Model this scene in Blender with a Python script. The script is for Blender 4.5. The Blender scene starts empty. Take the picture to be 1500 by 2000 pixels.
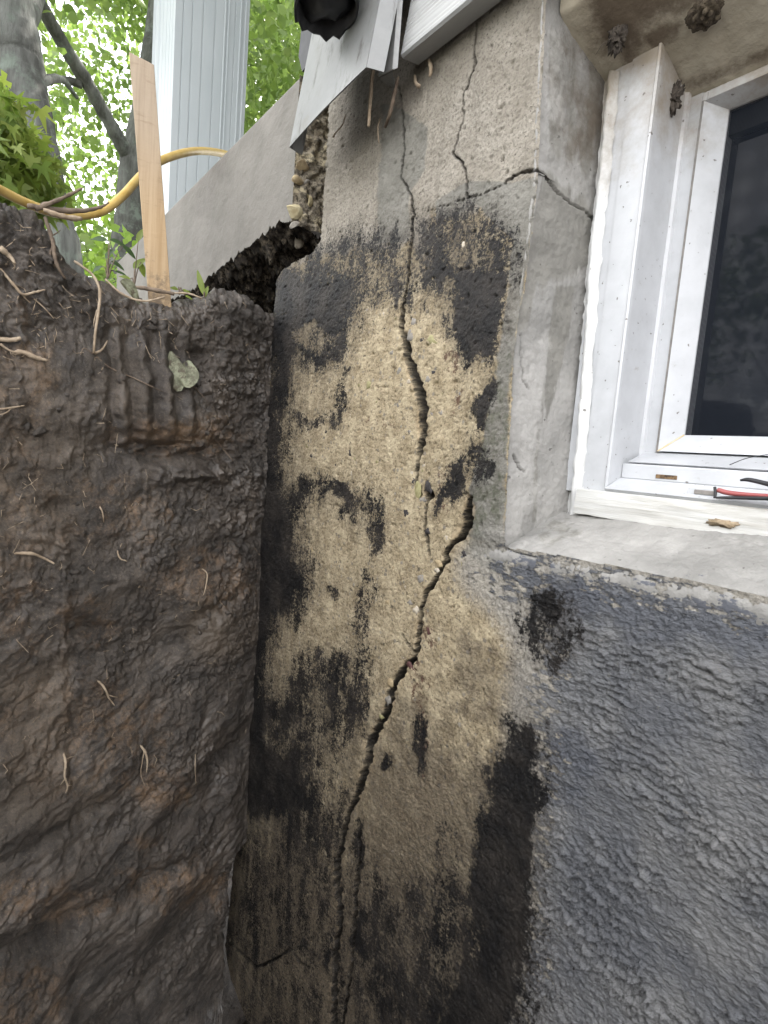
import bpy, bmesh, math, random
import numpy as np
from mathutils import Matrix, Vector
R = math.radians
random.seed(7); rng = np.random.default_rng(7)
scene = bpy.context.scene
COL = scene.collection

# ------------------------------------------------------------------ camera
F_PX, PITCH, ROLL, VPX = 1050.0, R(6.0), R(4.6), -76.0
CAM = np.array([0.0, -0.6, 0.0])
up = np.array([math.sin(ROLL)*math.cos(PITCH), math.cos(ROLL)*math.cos(PITCH), math.sin(PITCH)])   # world up in camera axes (right, up, back)
d = np.array([(VPX-750)/F_PX, 170/F_PX, -1.0]); d -= up*d.dot(up); d /= np.linalg.norm(d)
Xc, Zc = -d, up; Yc = np.cross(Zc, Xc)
R_WC = np.array([Xc, Yc, Zc])            # camera axes -> world
cam_d = bpy.data.cameras.new('camera'); cam_d.sensor_fit = 'VERTICAL'; cam_d.sensor_height = 36
cam_d.lens = 36*F_PX/2000; cam_d.clip_start = 0.02; cam_d.clip_end = 500
cam = bpy.data.objects.new('camera', cam_d); COL.objects.link(cam)
M4 = Matrix([[*R_WC[0], CAM[0]], [*R_WC[1], CAM[1]], [*R_WC[2], CAM[2]], [0, 0, 0, 1]])
cam.matrix_world = M4; scene.camera = cam

# ------------------------------------------------------------------ sky, sun, exposure
SUN_EL, SUN_AZ = R(52), R(-25)           # azimuth from +Y (behind the house), towards -X
SKY_STRENGTH, SUN_STRENGTH, EXPOSURE = 0.14, 4.0, 1.85
CLOUD = (12.6, 12.5, 12.6)
world = bpy.data.worlds.new('World'); scene.world = world; world.use_nodes = True
wn = world.node_tree.nodes; wl = world.node_tree.links
sky = wn.new('ShaderNodeTexSky'); sky.sky_type = 'NISHITA'; sky.sun_disc = False
sky.sun_elevation = SUN_EL; sky.sun_rotation = SUN_AZ; sky.air_density = 1.0; sky.dust_density = 3.0; sky.ozone_density = 1.0
bgn = wn['Background']; bgn.inputs['Strength'].default_value = SKY_STRENGTH
tc_ = wn.new('ShaderNodeTexCoord'); cn = wn.new('ShaderNodeTexNoise'); cn.inputs['Scale'].default_value = 3.2; cn.inputs['Detail'].default_value = 6
wl.new(tc_.outputs['Generated'], cn.inputs['Vector']); cr_ = wn.new('ShaderNodeMapRange'); cr_.inputs[1].default_value = .30; cr_.inputs[2].default_value = .52
wl.new(cn.outputs['Fac'], cr_.inputs[0]); cm = wn.new('ShaderNodeMix'); cm.data_type = 'RGBA'     # bright broken cloud over the blue
wl.new(cr_.outputs[0], cm.inputs[0]); wl.new(sky.outputs[0], cm.inputs[6]); cm.inputs[7].default_value = (*CLOUD, 1)
wl.new(cm.outputs[2], bgn.inputs['Color'])
sd = bpy.data.lights.new('sun', 'SUN'); sd.energy = SUN_STRENGTH; sd.angle = R(0.5); sd.color = (1, .95, .87)
sun = bpy.data.objects.new('sun', sd); COL.objects.link(sun)
sv = Vector((math.sin(SUN_AZ)*math.cos(SUN_EL), math.cos(SUN_AZ)*math.cos(SUN_EL), math.sin(SUN_EL)))
sun.rotation_euler = sv.to_track_quat('Z', 'Y').to_euler()
scene.view_settings.view_transform = 'Standard'; scene.view_settings.look = 'None'
scene.view_settings.gamma = 1; scene.view_settings.use_curve_mapping = False
scene.view_settings.exposure = EXPOSURE
scene.render.engine = 'CYCLES'; scene.cycles.max_bounces = 8; scene.cycles.use_denoising = True; scene.cycles.denoising_prefilter = 'ACCURATE'; scene.cycles.sample_clamp_indirect = 4

# ------------------------------------------------------------------ photo rays -> points on real planes
def ray(px, py):
    return R_WC @ np.array([(px-750)/F_PX, -(py-1000)/F_PX, -1.0])
def on(ax, val, px, py):
    r = ray(px, py); i = 'xyz'.index(ax); return CAM + r*((val-CAM[i])/r[i])
def project(P):
    q = (P-CAM) @ R_WC
    return 750 + F_PX*q[..., 0]/(-q[..., 2]), 1000 - F_PX*q[..., 1]/(-q[..., 2])

# ------------------------------------------------------------------ numpy noise
def _h(ix, iy, s):
    n = (ix.astype(np.int64)*374761393 + iy.astype(np.int64)*668265263 + s*982451653) & 0xffffffff
    n = ((n ^ (n >> 13))*1274126177) & 0xffffffff
    n = ((n ^ (n >> 15))*2246822519) & 0xffffffff
    return (n ^ (n >> 16)) & 0xffff
_T = np.linspace(0, 2*np.pi, 65536, endpoint=False); _C, _S = np.cos(_T).astype(np.float32), np.sin(_T).astype(np.float32)
def pn(x, y, s=0):
    x = np.asarray(x, np.float32); y = np.asarray(y, np.float32)
    fx, fy = np.floor(x), np.floor(y); ix, iy = fx.astype(np.int32), fy.astype(np.int32); x = x-fx; y = y-fy
    u = x*x*x*(x*(x*6-15)+10); v = y*y*y*(y*(y*6-15)+10)
    def g(a, b):
        h = _h(ix+a, iy+b, s); return _C[h]*(x-a) + _S[h]*(y-b)
    a = g(0, 0); b = g(1, 0); c = g(0, 1); e = g(1, 1)
    return 1.5*(a+(b-a)*u + (c-a)*v + (a-b-c+e)*u*v)
def fbm(x, y, o=4, s=0, gain=.5):
    t = 0; a = 1.0
    for k in range(o): t = t + a*pn(x*2**k, y*2**k, s+k*17); a *= gain
    return t
def ridged(x, y, o=3, s=0):
    t = 0; a = 1.0
    for k in range(o): t = t + a*(1-np.abs(pn(x*2**k, y*2**k, s+k*13))*1.6); a *= .5
    return t
def sstep(a, b, x):
    t = np.clip((x-a)/(b-a), 0, 1); return t*t*(3-2*t)

# signed distance of traced stain outlines, on a coarse raster sampled bilinearly
GX = np.arange(-60, 1640, 5.0); GY = np.arange(-120, 2200, 5.0); GXX, GYY = np.meshgrid(GX, GY)
def poly_sd(poly):
    p = np.array(poly, float); q = np.roll(p, -1, 0)
    dmin = np.full(GXX.shape, 1e9); ins = np.zeros(GXX.shape, bool)
    for (ax, ay), (bx, by) in zip(p, q):
        ex, ey = bx-ax, by-ay; L = ex*ex+ey*ey+1e-9
        t = np.clip(((GXX-ax)*ex+(GYY-ay)*ey)/L, 0, 1)
        dmin = np.minimum(dmin, (GXX-ax-t*ex)**2 + (GYY-ay-t*ey)**2)
        c = ((ay > GYY) != (by > GYY)) & (GXX < (bx-ax)*(GYY-ay)/(by-ay+1e-12)+ax)
        ins ^= c
    d_ = np.sqrt(dmin); return np.where(ins, d_, -d_)
def ell_sd(cx, cy, rx, ry):
    k = np.sqrt(((GXX-cx)/rx)**2 + ((GYY-cy)/ry)**2); return (1-k)*min(rx, ry)
def field(items):
    F = np.full(GXX.shape, -1.0)
    for sdv, soft, cap in items: F = np.maximum(F, np.clip(sdv/soft, -1, cap))
    return F
def sample(F, px, py):
    gx = np.clip((px-GX[0])/5, 0, len(GX)-1.001); gy = np.clip((py-GY[0])/5, 0, len(GY)-1.001)
    i, j = gx.astype(int), gy.astype(int); u, v = gx-i, gy-j
    return F[j, i]*(1-u)*(1-v)+F[j, i+1]*u*(1-v)+F[j+1, i]*(1-u)*v+F[j+1, i+1]*u*v
def polyline(px, py, pts):
    """distance minus half width and nearest half width, of a polyline of (x, y, width)"""
    best = np.full(px.shape, 1e3, np.float32); wid = np.ones(px.shape, np.float32)
    for (ax, ay, aw), (bx, by, bw) in zip(pts, pts[1:]):
        m = (px > min(ax, bx)-40) & (px < max(ax, bx)+40) & (py > min(ay, by)-40) & (py < max(ay, by)+40)
        if not m.any(): continue
        X, Y = px[m]-ax, py[m]-ay; ex, ey = bx-ax, by-ay
        t = np.clip((X*ex+Y*ey)/(ex*ex+ey*ey), 0, 1); w = (aw+(bw-aw)*t)/2
        dd = np.hypot(X-t*ex, Y-t*ey)-w
        b = best[m]; ww = wid[m]; k = dd < b; b[k] = dd[k]; ww[k] = w[k]; best[m] = b; wid[m] = ww
    return best, wid

# ------------------------------------------------------------------ object helpers
def link(name, me, mat=None, parent=None, loc=None):
    o = bpy.data.objects.new(name, me); COL.objects.link(o)
    if mat is not None and me is not None and len(me.materials) == 0: me.materials.append(mat)
    if parent is not None: o.parent = parent
    if loc is not None: o.location = loc
    return o
def tag(o, label=None, cat=None, group=None, kind=None):
    if label: o['label'] = label
    if cat: o['category'] = cat
    if group: o['group'] = group
    if kind: o['kind'] = kind
    return o
def empty(name, label, cat, loc=(0, 0, 0), group=None):
    o = bpy.data.objects.new(name, None); o.empty_display_size = .05; COL.objects.link(o); o.location = loc
    return tag(o, label, cat, group)
def grid_mesh(name, P, attrs=None, keep=None, smooth=True, flip=False):
    n, m = P.shape[:2]; idx = np.arange(n*m).reshape(n, m)
    q = np.stack([idx[:-1, :-1], idx[:-1, 1:], idx[1:, 1:], idx[1:, :-1]], -1).reshape(-1, 4)
    if flip: q = q[:, ::-1]
    if keep is not None: q = q[keep.reshape(-1)]
    used = np.zeros(n*m, bool); used[q.ravel()] = True; re = np.cumsum(used)-1; q = re[q]
    V = P.reshape(-1, 3)[used].astype(np.float32)
    me = bpy.data.meshes.new(name); me.vertices.add(len(V)); me.vertices.foreach_set('co', V.ravel())
    me.loops.add(q.size); me.loops.foreach_set('vertex_index', q.ravel().astype(np.int32))
    me.polygons.add(len(q)); me.polygons.foreach_set('loop_start', (np.arange(len(q))*4).astype(np.int32))
    me.polygons.foreach_set('loop_total', np.full(len(q), 4, np.int32))
    me.update(calc_edges=True)
    me.polygons.foreach_set('use_smooth', np.full(len(q), smooth, bool))
    for k, a in (attrs or {}).items():
        at = me.attributes.new(k, 'FLOAT', 'POINT'); at.data.foreach_set('value', np.broadcast_to(a, (n, m)).reshape(-1)[used].astype(np.float32))
    return me
def raw_mesh(name, V, Fc, smooth=False):
    me = bpy.data.meshes.new(name); me.from_pydata([tuple(map(float, v)) for v in V], [], Fc); me.update()
    if smooth: me.polygons.foreach_set('use_smooth', np.full(len(me.polygons), True, bool))
    return me
def box_mesh(name, x0, x1, y0, y1, z0, z1, bev=0.0, seg=2):
    bm = bmesh.new(); bmesh.ops.create_cube(bm, size=1)
    for v in bm.verts: v.co = Vector(((x0+x1)/2+v.co.x*(x1-x0), (y0+y1)/2+v.co.y*(y1-y0), (z0+z1)/2+v.co.z*(z1-z0)))
    if bev: bmesh.ops.bevel(bm, geom=bm.edges[:], offset=bev, segments=seg, affect='EDGES', profile=.5)
    me = bpy.data.meshes.new(name); bm.to_mesh(me); bm.free(); return me
def catmull(pts, n=6):
    P = np.array(pts, float); P = np.vstack([2*P[0]-P[1], P, 2*P[-1]-P[-2]]); out = []
    for i in range(1, len(P)-2):
        for t in np.linspace(0, 1, n, endpoint=False):
            out.append(.5*((2*P[i])+(-P[i-1]+P[i+1])*t+(2*P[i-1]-5*P[i]+4*P[i+1]-P[i+2])*t*t+(-P[i-1]+3*P[i]-3*P[i+1]+P[i+2])*t**3))
    out.append(P[-2]); return np.array(out)
def tube_mesh(name, pts, rad, sides=8, n=6, wob=0.0, cap=True):
    """pts (k,3), rad scalar or list; smooth tube through the points"""
    k = len(pts); rad = np.full(k, rad) if np.isscalar(rad) else np.array(rad, float)
    A = catmull(np.hstack([np.array(pts, float), rad[:, None]]), n); C, r = A[:, :3], np.maximum(A[:, 3], 2e-4)
    if wob: r = r*(1+wob*rng.normal(size=len(r))); C = C+wob*r[:, None]*rng.normal(size=C.shape)*.6
    V = []; up_ = np.array([.3, .2, .93])
    for i in range(len(C)):
        t = C[min(i+1, len(C)-1)]-C[max(i-1, 0)]; t /= np.linalg.norm(t)+1e-9
        a = np.cross(t, up_); a /= np.linalg.norm(a)+1e-9; b = np.cross(t, a)
        for s in range(sides):
            an = 2*math.pi*s/sides; V.append(C[i]+r[i]*(math.cos(an)*a+math.sin(an)*b))
    Fc = []
    for i in range(len(C)-1):
        for s in range(sides):
            Fc.append((i*sides+s, i*sides+(s+1) % sides, (i+1)*sides+(s+1) % sides, (i+1)*sides+s))
    if cap: Fc.append(tuple(range(sides))[::-1]); Fc.append(tuple((len(C)-1)*sides+s for s in range(sides)))
    return raw_mesh(name, V, Fc, True)
def prism_mesh(name, poly, vec, bev=0.0):
    """polygon of 3D points extruded by vec"""
    n = len(poly); V = [np.array(p, float) for p in poly]+[np.array(p, float)+np.array(vec) for p in poly]
    Fc = [tuple(range(n)), tuple(range(2*n-1, n-1, -1))]+[(i, i+n, (i+1) % n+n, (i+1) % n) for i in range(n)]
    me = raw_mesh(name, V, Fc); bm = bmesh.new(); bm.from_mesh(me); bmesh.ops.recalc_face_normals(bm, faces=bm.faces[:])
    if bev: bmesh.ops.bevel(bm, geom=bm.edges[:], offset=bev, segments=2, affect='EDGES', profile=.5)
    bm.to_mesh(me); bm.free(); return me

# ------------------------------------------------------------------ material helper
class NB:
    def __init__(s, name):
        s.m = bpy.data.materials.new(name); s.m.use_nodes = True; s.t = s.m.node_tree; s.n = s.t.nodes; s.l = s.t.links
        s.b = s.n['Principled BSDF']; s.pos = s.n.new('ShaderNodeNewGeometry').outputs['Position']
    def put(s, sock, v):
        if hasattr(v, 'is_linked') or isinstance(v, bpy.types.NodeSocket): s.l.new(v, sock)
        else: sock.default_value = (*v, 1) if isinstance(v, tuple) and len(v) == 3 and sock.type == 'RGBA' else v
    def attr(s, k):
        a = s.n.new('ShaderNodeAttribute'); a.attribute_name = k; return a.outputs['Fac']
    def mapping(s, scale=(1, 1, 1), rot=(0, 0, 0), vec=None):
        m = s.n.new('ShaderNodeMapping'); m.inputs['Scale'].default_value = scale; m.inputs['Rotation'].default_value = rot
        s.l.new(vec or s.pos, m.inputs['Vector']); return m.outputs[0]
    def noise(s, sc, det=4, ro=.55, vec=None, dist=0, color=False):
        n = s.n.new('ShaderNodeTexNoise'); n.inputs['Scale'].default_value = sc; n.inputs['Detail'].default_value = det
        n.inputs['Roughness'].default_value = ro; n.inputs['Distortion'].default_value = dist; s.l.new(vec or s.pos, n.inputs['Vector'])
        return n.outputs['Color' if color else 'Fac']
    def voro(s, sc, feat='F1', vec=None, rnd=1):
        n = s.n.new('ShaderNodeTexVoronoi'); n.feature = feat; n.inputs['Scale'].default_value = sc; n.inputs['Randomness'].default_value = rnd
        s.l.new(vec or s.pos, n.inputs['Vector']); return n
    def math(s, op, a, b=0.0, clamp=False):
        n = s.n.new('ShaderNodeMath'); n.operation = op; n.use_clamp = clamp; s.put(n.inputs[0], a); s.put(n.inputs[1], b); return n.outputs[0]
    def ramp(s, v, a, b, lo=0.0, hi=1.0, smooth=True):
        n = s.n.new('ShaderNodeMapRange'); n.interpolation_type = 'SMOOTHSTEP' if smooth else 'LINEAR'
        s.put(n.inputs[0], v); n.inputs[1].default_value = a; n.inputs[2].default_value = b; n.inputs[3].default_value = lo; n.inputs[4].default_value = hi; return n.outputs[0]
    def mix(s, f, a, b, mode='MIX'):
        n = s.n.new('ShaderNodeMix'); n.data_type = 'RGBA'; n.blend_type = mode; s.put(n.inputs[0], f); s.put(n.inputs[6], a); s.put(n.inputs[7], b); return n.outputs[2]
    def fmix(s, f, a, b):
        n = s.n.new('ShaderNodeMix'); n.data_type = 'FLOAT'; s.put(n.inputs[0], f); s.put(n.inputs[2], a); s.put(n.inputs[3], b); return n.outputs[0]
    def sep(s, v):
        n = s.n.new('ShaderNodeSeparateXYZ'); s.l.new(v, n.inputs[0]); return n.outputs
    def bump(s, h, dist=.001, st=1.0, prev=None):
        n = s.n.new('ShaderNodeBump'); n.inputs['Distance'].default_value = dist; n.inputs['Strength'].default_value = st
        s.l.new(h, n.inputs['Height'])
        if prev is not None: s.l.new(prev, n.inputs['Normal'])
        return n.outputs[0]
    def out(s, col, rough=.8, normal=None, spec=.5):
        s.put(s.b.inputs['Base Color'], col); s.put(s.b.inputs['Roughness'], rough)
        s.put(s.b.inputs['Specular IOR Level'], spec)
        if normal is not None: s.l.new(normal, s.b.inputs['Normal'])
        return s.m

def noisy(name, c1, c2, sc, rough=.8, bsc=0, bd=.001, det=5, stretch=None, spec=.4):
    b = NB(name); v = b.mapping(stretch) if stretch else None
    col = b.mix(b.ramp(b.noise(sc, det, .6, v), .3, .7), c1, c2); nm = None
    if bsc: nm = b.bump(b.noise(bsc, 4, .6, v), bd)
    return b.out(col, rough, nm, spec)

# ---- the cracked wall
def make_wall_mat():
    b = NB('old_concrete_with_tar')
    n60 = b.noise(30, 7, .65); n400 = b.noise(420, 3, .6); n150 = b.noise(150, 4, .65)
    sand = b.mix(b.ramp(n60, .34, .66), (.27, .215, .130), (.46, .385, .255))
    g1 = b.noise(210, 5, .75); g2 = b.noise(480, 3, .7)
    sand = b.mix(b.math('MULTIPLY', b.ramp(g1, .50, .38), b.ramp(n60, .62, .40, .45, 1.0)), sand, (.125, .095, .06))
    sand = b.mix(b.math('MULTIPLY', b.ramp(g2, .58, .68), .4), sand, (.55, .48, .35))
    vr = b.voro(95); vc = b.sep(vr.outputs['Color'])
    agg = b.math('MULTIPLY', b.ramp(vc[0], .76, .80), b.ramp(b.math('ADD', vr.outputs['Distance'], b.math('MULTIPLY', g1, .3)), .52, .42))
    aggc = b.mix(vc[1], (.13, .122, .11), b.mix(vc[2], (.26, .21, .14), (.27, .255, .225)))
    sand = b.mix(b.math('MULTIPLY', agg, .65), sand, aggc)
    pit = b.ramp(b.noise(85, 4, .6), .64, .68)
    sand = b.mix(b.math('MULTIPLY', pit, .75), sand, (.035, .03, .025))
    upc = b.mix(b.ramp(b.noise(14, 6, .65), .3, .7), (.235, .21, .17), (.345, .315, .265))
    upc = b.mix(b.ramp(n150, .58, .68), upc, (.10, .085, .068)); upc = b.mix(b.ramp(g1, .50, .38), upc, (.185, .165, .135)); upc = b.mix(b.math('MULTIPLY', b.ramp(b.noise(1, 7, .7, b.mapping((20, 20, 3.2))), .50, .66), .55), upc, (.15, .132, .105))
    up_ = b.ramp(b.math('ADD', b.attr('upper'), b.math('MULTIPLY', b.math('SUBTRACT', n60, .5), 2.6)), -.25, .25)
    c = b.mix(up_, sand, upc)
    grn = b.mix(b.ramp(b.noise(20, 5, .6), .3, .7), (.15, .143, .122), (.225, .215, .188))
    gy = b.ramp(b.math('ADD', b.attr('grey'), b.math('MULTIPLY', b.math('SUBTRACT', n60, .5), 1.6)), -.12, .16)
    c = b.mix(gy, c, grn)
    pl = b.ramp(b.math('ADD', b.attr('pale'), b.math('MULTIPLY', b.math('SUBTRACT', g1, .5), 3.5)), -.3, .9)
    c = b.mix(b.math('MULTIPLY', pl, .7), c, (.37, .35, .31))
    vst = b.noise(1, 5, .6, b.mapping((38, 38, 4.5)))
    bw = b.ramp(b.math('ADD', b.attr('brown'), b.math('MULTIPLY', b.math('SUBTRACT', b.noise(22, 8, .75), .5), 3.6)), -.6, .5)
    brn = b.mix(b.ramp(n150, .38, .62), (.040, .031, .025), (.155, .118, .080))
    c = b.mix(b.math('MULTIPLY', bw, .68), c, brn)
    ru = b.ramp(b.math('ADD', b.attr('rust'), b.math('MULTIPLY', b.math('SUBTRACT', b.noise(70, 7, .75), .5), 6.5)), -.1, .5)
    c = b.mix(b.math('MULTIPLY', ru, .85), c, (.075, .030, .018))
    mo = b.ramp(b.math('ADD', b.attr('moss'), b.math('MULTIPLY', b.math('SUBTRACT', b.noise(50, 7, .75), .5), 4.5)), -.3, .7)
    c = b.mix(b.math('MULTIPLY', mo, .75), c, (.065, .072, .040))
    ora = b.ramp(b.attr('fresh'), 0, 1)
    c = b.mix(b.math('MULTIPLY', ora, b.ramp(n150, .3, .6, .3, .85)), c, (.40, .30, .18))
    # blue grey brushed coating under the window
    cw = b.noise(1, 7, .68, b.mapping((40, 40, 95)))
    ct = b.ramp(b.math('ADD', b.attr('coat'), b.math('MULTIPLY', b.math('SUBTRACT', cw, .5), 3.6)), -.06, .10)
    cc = b.mix(b.ramp(b.noise(9, 6, .65), .35, .65), (.125, .130, .141), (.205, .205, .205))
    cc = b.mix(b.ramp(b.noise(120, 5, .7), .58, .75), cc, (.22, .21, .195))
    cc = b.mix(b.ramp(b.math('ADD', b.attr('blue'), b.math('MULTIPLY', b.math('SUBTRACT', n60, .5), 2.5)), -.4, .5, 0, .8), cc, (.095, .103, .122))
    c = b.mix(b.math('MULTIPLY', b.ramp(b.attr('coat'), -.8, -.35), .8), c, b.mix(b.ramp(g1, .35, .6), (.20, .19, .17), (.33, .315, .285)))
    c = b.mix(ct, c, cc)
    # flaking tar
    tn = b.math('ADD', b.math('MULTIPLY', b.math('SUBTRACT', b.noise(46, 10, .82), .5), 3.0), b.math('MULTIPLY', b.math('SUBTRACT', b.noise(190, 6, .85), .5), 5.0))
    tn = b.math('ADD', tn, b.math('MULTIPLY', b.math('SUBTRACT', vst, .5), 1.6))
    tf = b.math('ADD', b.attr('tar'), tn)
    tr = b.math('MAXIMUM', b.ramp(tf, -.03, .05), b.math('MULTIPLY', b.ramp(b.math('ADD', b.attr('tar'), b.math('MULTIPLY', tn, .5)), -.7, .4), .25))
    sm = b.ramp(b.math('ADD', b.attr('smoke'), b.math('MULTIPLY', tn, .55)), -.85, .35)
    c = b.mix(b.math('MULTIPLY', sm, .46), c, b.mix(g1, (.022, .018, .015), (.085, .066, .046)))
    tc = b.mix(b.ramp(b.noise(11, 6, .7), .4, .66), (.008, .0076, .0078), (.034, .029, .025))
    sm = b.ramp(b.math('ADD', b.attr('smoke'), b.math('MULTIPLY', tn, .55)), -.85, .35)
    c = b.mix(b.math('MULTIPLY', sm, .46), c, b.mix(g1, (.022, .018, .015), (.085, .066, .046)))
    tc = b.mix(b.ramp(b.noise(330, 3, .6), .62, .72), tc, (.085, .075, .06))
    c = b.mix(tr, c, tc)
    c = b.mix(b.math('MULTIPLY', b.attr('dirt_shade'), .92), c, (.012, .010, .008))  # crack insides painted near-black: grime plus the shade of the cavity
    ro = b.fmix(tr, b.fmix(ct, b.fmix(bw, .92, .55), .25), .55)
    nm = b.bump(b.noise(300, 5, .75), .0030, 1.0)
    nm = b.bump(g1, .0035, .7, nm)
    nm = b.bump(b.math('MULTIPLY', tr, 1.0), .0006, .5, nm)
    br = b.noise(1, 5, .6, b.mapping((170, 170, 330), (0, R(14), 0)))
    nm = b.bump(b.math('MULTIPLY', br, b.math('MAXIMUM', ct, b.math('MULTIPLY', bw, .9))), .0055, 1.0, nm)
    return b.out(c, ro, nm, b.fmix(tr, .45, .22))

def make_plaster_mat():
    b = NB('window_reveal_plaster')
    n30 = b.noise(26, 6, .65); vst = b.noise(1, 5, .6, b.mapping((45, 45, 4)))
    c = b.mix(b.ramp(b.noise(8, 6, .6), .35, .65), (.20, .195, .182), (.285, .277, .26))
    st = b.ramp(b.math('ADD', b.attr('grey'), b.math('MULTIPLY', b.math('SUBTRACT', vst, .5), 2.4)), -.1, .25)
    c = b.mix(b.math('MULTIPLY', st, .85), c, b.mix(b.ramp(n30, .3, .7), (.135, .13, .115), (.20, .192, .17)))
    pl = b.ramp(b.math('ADD', b.attr('pale'), b.math('MULTIPLY', b.math('SUBTRACT', n30, .5), 3)), -.2, .5)
    c = b.mix(b.math('MULTIPLY', pl, .7), c, (.34, .33, .31))
    so = b.ramp(b.math('ADD', b.attr('soot_shade'), b.math('MULTIPLY', b.math('SUBTRACT', b.noise(18, 8, .72), .5), 3.0)), -.5, .7)
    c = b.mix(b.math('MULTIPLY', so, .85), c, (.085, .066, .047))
    c = b.mix(b.math('MULTIPLY', b.ramp(b.noise(90, 3, .5), .69, .74), .7), c, (.05, .045, .04))
    cw = b.noise(1, 7, .68, b.mapping((34, 34, 75)))
    ct = b.ramp(b.math('ADD', b.attr('coat'), b.math('MULTIPLY', b.math('SUBTRACT', cw, .5), 2.6)), -.06, .08)
    c = b.mix(ct, c, (.095, .10, .115))
    c = b.mix(b.math('MULTIPLY', b.attr('dirt_shade'), .92), c, (.03, .026, .022))  # same painted cavity shade and grime where cracks cross the plaster
    nm = b.bump(b.noise(300, 4, .65), .0014, .8); nm = b.bump(b.noise(45, 4, .6), .003, .5, nm)
    return b.out(c, .88, nm, .35)

def make_soil_mat():
    b = NB('damp_clay_soil')
    n1 = b.noise(16, 10, .76); n2 = b.noise(150, 6, .78); n3 = b.noise(500, 3, .6); vs_ = b.noise(1, 6, .65, b.mapping((30, 30, 3.5)))
    c = b.mix(b.ramp(n1, .38, .62), (.034, .029, .0245), (.088, .073, .060))
    og = b.ramp(b.math('ADD', b.attr('orange'), b.math('MULTIPLY', b.math('SUBTRACT', b.noise(30, 9, .78), .5), 5.0)), -.3, 1.2)
    c = b.mix(b.math('MULTIPLY', og, .8), c, b.mix(b.ramp(n2, .3, .7), (.092, .058, .033), (.235, .145, .078)))
    c = b.mix(b.math('MULTIPLY', b.ramp(vs_, .5, .64), .55), c, (.042, .035, .030))
    lb = b.ramp(b.math('ADD', b.attr('light'), b.math('MULTIPLY', b.math('SUBTRACT', n1, .5), 1.6)), -.4, .5)
    c = b.mix(b.math('MULTIPLY', lb, .6), c, (.105, .082, .060))
    c = b.mix(b.ramp(n2, .57, .70), c, b.mix(.55, c, (.22, .18, .135))); n5 = b.noise(240, 5, .8); c = b.mix(b.ramp(n5, .56, .66), c, b.mix(.5, c, (.20, .165, .12))); c = b.mix(b.ramp(n5, .46, .36), c, b.mix(.6, c, (.010, .008, .007)))
    c = b.mix(b.ramp(n3, .68, .74), c, (.26, .23, .19))
    c = b.mix(b.ramp(n2, .40, .28), c, b.mix(.5, c, (.012, .010, .009)))
    wet = b.attr('wet')
    ro = b.fmix(b.ramp(b.math('ADD', wet, b.math('MULTIPLY', b.math('SUBTRACT', n1, .5), 1.2)), -.7, .5), .62, .30)
    gr_ = b.ramp(b.noise(9, 4, .6), .40, .62, .25, 1.0); nm = b.bump(b.math('MULTIPLY', b.noise(300, 6, .8), gr_), .0045, 1.0); nm = b.bump(b.math('MULTIPLY', b.noise(95, 6, .74), gr_), .007, .8, nm)
    return b.out(c, ro, nm, .5)

M = {}
M['wall'] = make_wall_mat(); M['plaster'] = make_plaster_mat(); M['soil'] = make_soil_mat()

def make_white(name, base, stain=(.20, .155, .10), ztop=.47, zspan=.28, amount=.9, gl=.35):
    b = NB(name); z = b.sep(b.pos)[2]
    n = b.noise(14, 7, .7); f = b.math('ADD', b.math('MULTIPLY', b.math('SUBTRACT', z, ztop), 1/zspan), b.math('MULTIPLY', b.math('SUBTRACT', n, .5), 3.0))
    c = b.mix(b.ramp(b.noise(30, 5, .6), .3, .75), base, tuple(x*.88 for x in base))
    c = b.mix(b.math('MULTIPLY', b.ramp(f, -.5, 1.0), amount), c, stain)
    c = b.mix(b.math('MULTIPLY', b.ramp(b.noise(45, 8, .8), .60, .74), .6), c, (.22, .185, .14)); c = b.mix(b.math('MULTIPLY', b.ramp(b.noise(120, 2, .5), .71, .74), .8), c, (.09, .075, .06))
    return b.out(c, gl, b.bump(b.noise(160, 3, .6), .0004, .5), .5)
M['vinyl'] = make_white('white_vinyl', (.48, .49, .505), (.22, .175, .12), .47, .14, .9)
M['caulk'] = make_white('white_caulk_and_peeling_paint', (.60, .60, .59), (.20, .16, .11), .42, .16, .9, gl=.6)
M['board'] = None
b = NB('peeling_painted_wood'); v = b.mapping((6, 60, 90))
c = b.mix(b.ramp(b.noise(1, 6, .7, v), .35, .7), (.50, .50, .48), (.39, .375, .34))
c = b.mix(b.ramp(b.noise(1, 8, .75, b.mapping((22, 60, 60))), .64, .70), c, (.40, .31, .20))
M['board'] = b.out(c, .6, b.bump(b.noise(1, 6, .7, v), .002), .4)
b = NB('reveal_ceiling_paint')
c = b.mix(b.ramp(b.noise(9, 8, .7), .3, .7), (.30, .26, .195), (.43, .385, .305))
c = b.mix(b.math('MULTIPLY', b.ramp(b.math('ADD', b.attr('soot_shade'), b.math('MULTIPLY', b.math('SUBTRACT', b.noise(16, 9, .76), .5), 4.0)), -.6, .8), .88), c, (.085, .06, .04))
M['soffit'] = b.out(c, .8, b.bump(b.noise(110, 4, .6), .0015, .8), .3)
M['rubber'] = noisy('black_plastic', (.012, .013, .015), (.03, .03, .032), 40, .55)
M['red'] = noisy('red_plastic', (.26, .055, .055), (.32, .10, .095), 60, .4)
M['steel'] = noisy('tool_steel', (.30, .30, .31), (.2, .2, .2), 80, .35)
M['rustslot'] = noisy('rusty_slot', (.03, .02, .015), (.25, .16, .08), 160, .9)
M['seal'] = noisy('grey_gasket', (.16, .15, .14), (.24, .22, .20), 90, .7)
M['yellowed'] = noisy('yellowed_sealant', (.55, .43, .24), (.62, .55, .42), 120, .6)
M['nest'] = noisy('dried_mud', (.045, .034, .024), (.12, .095, .065), 120, .95, 220, .003)
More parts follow.
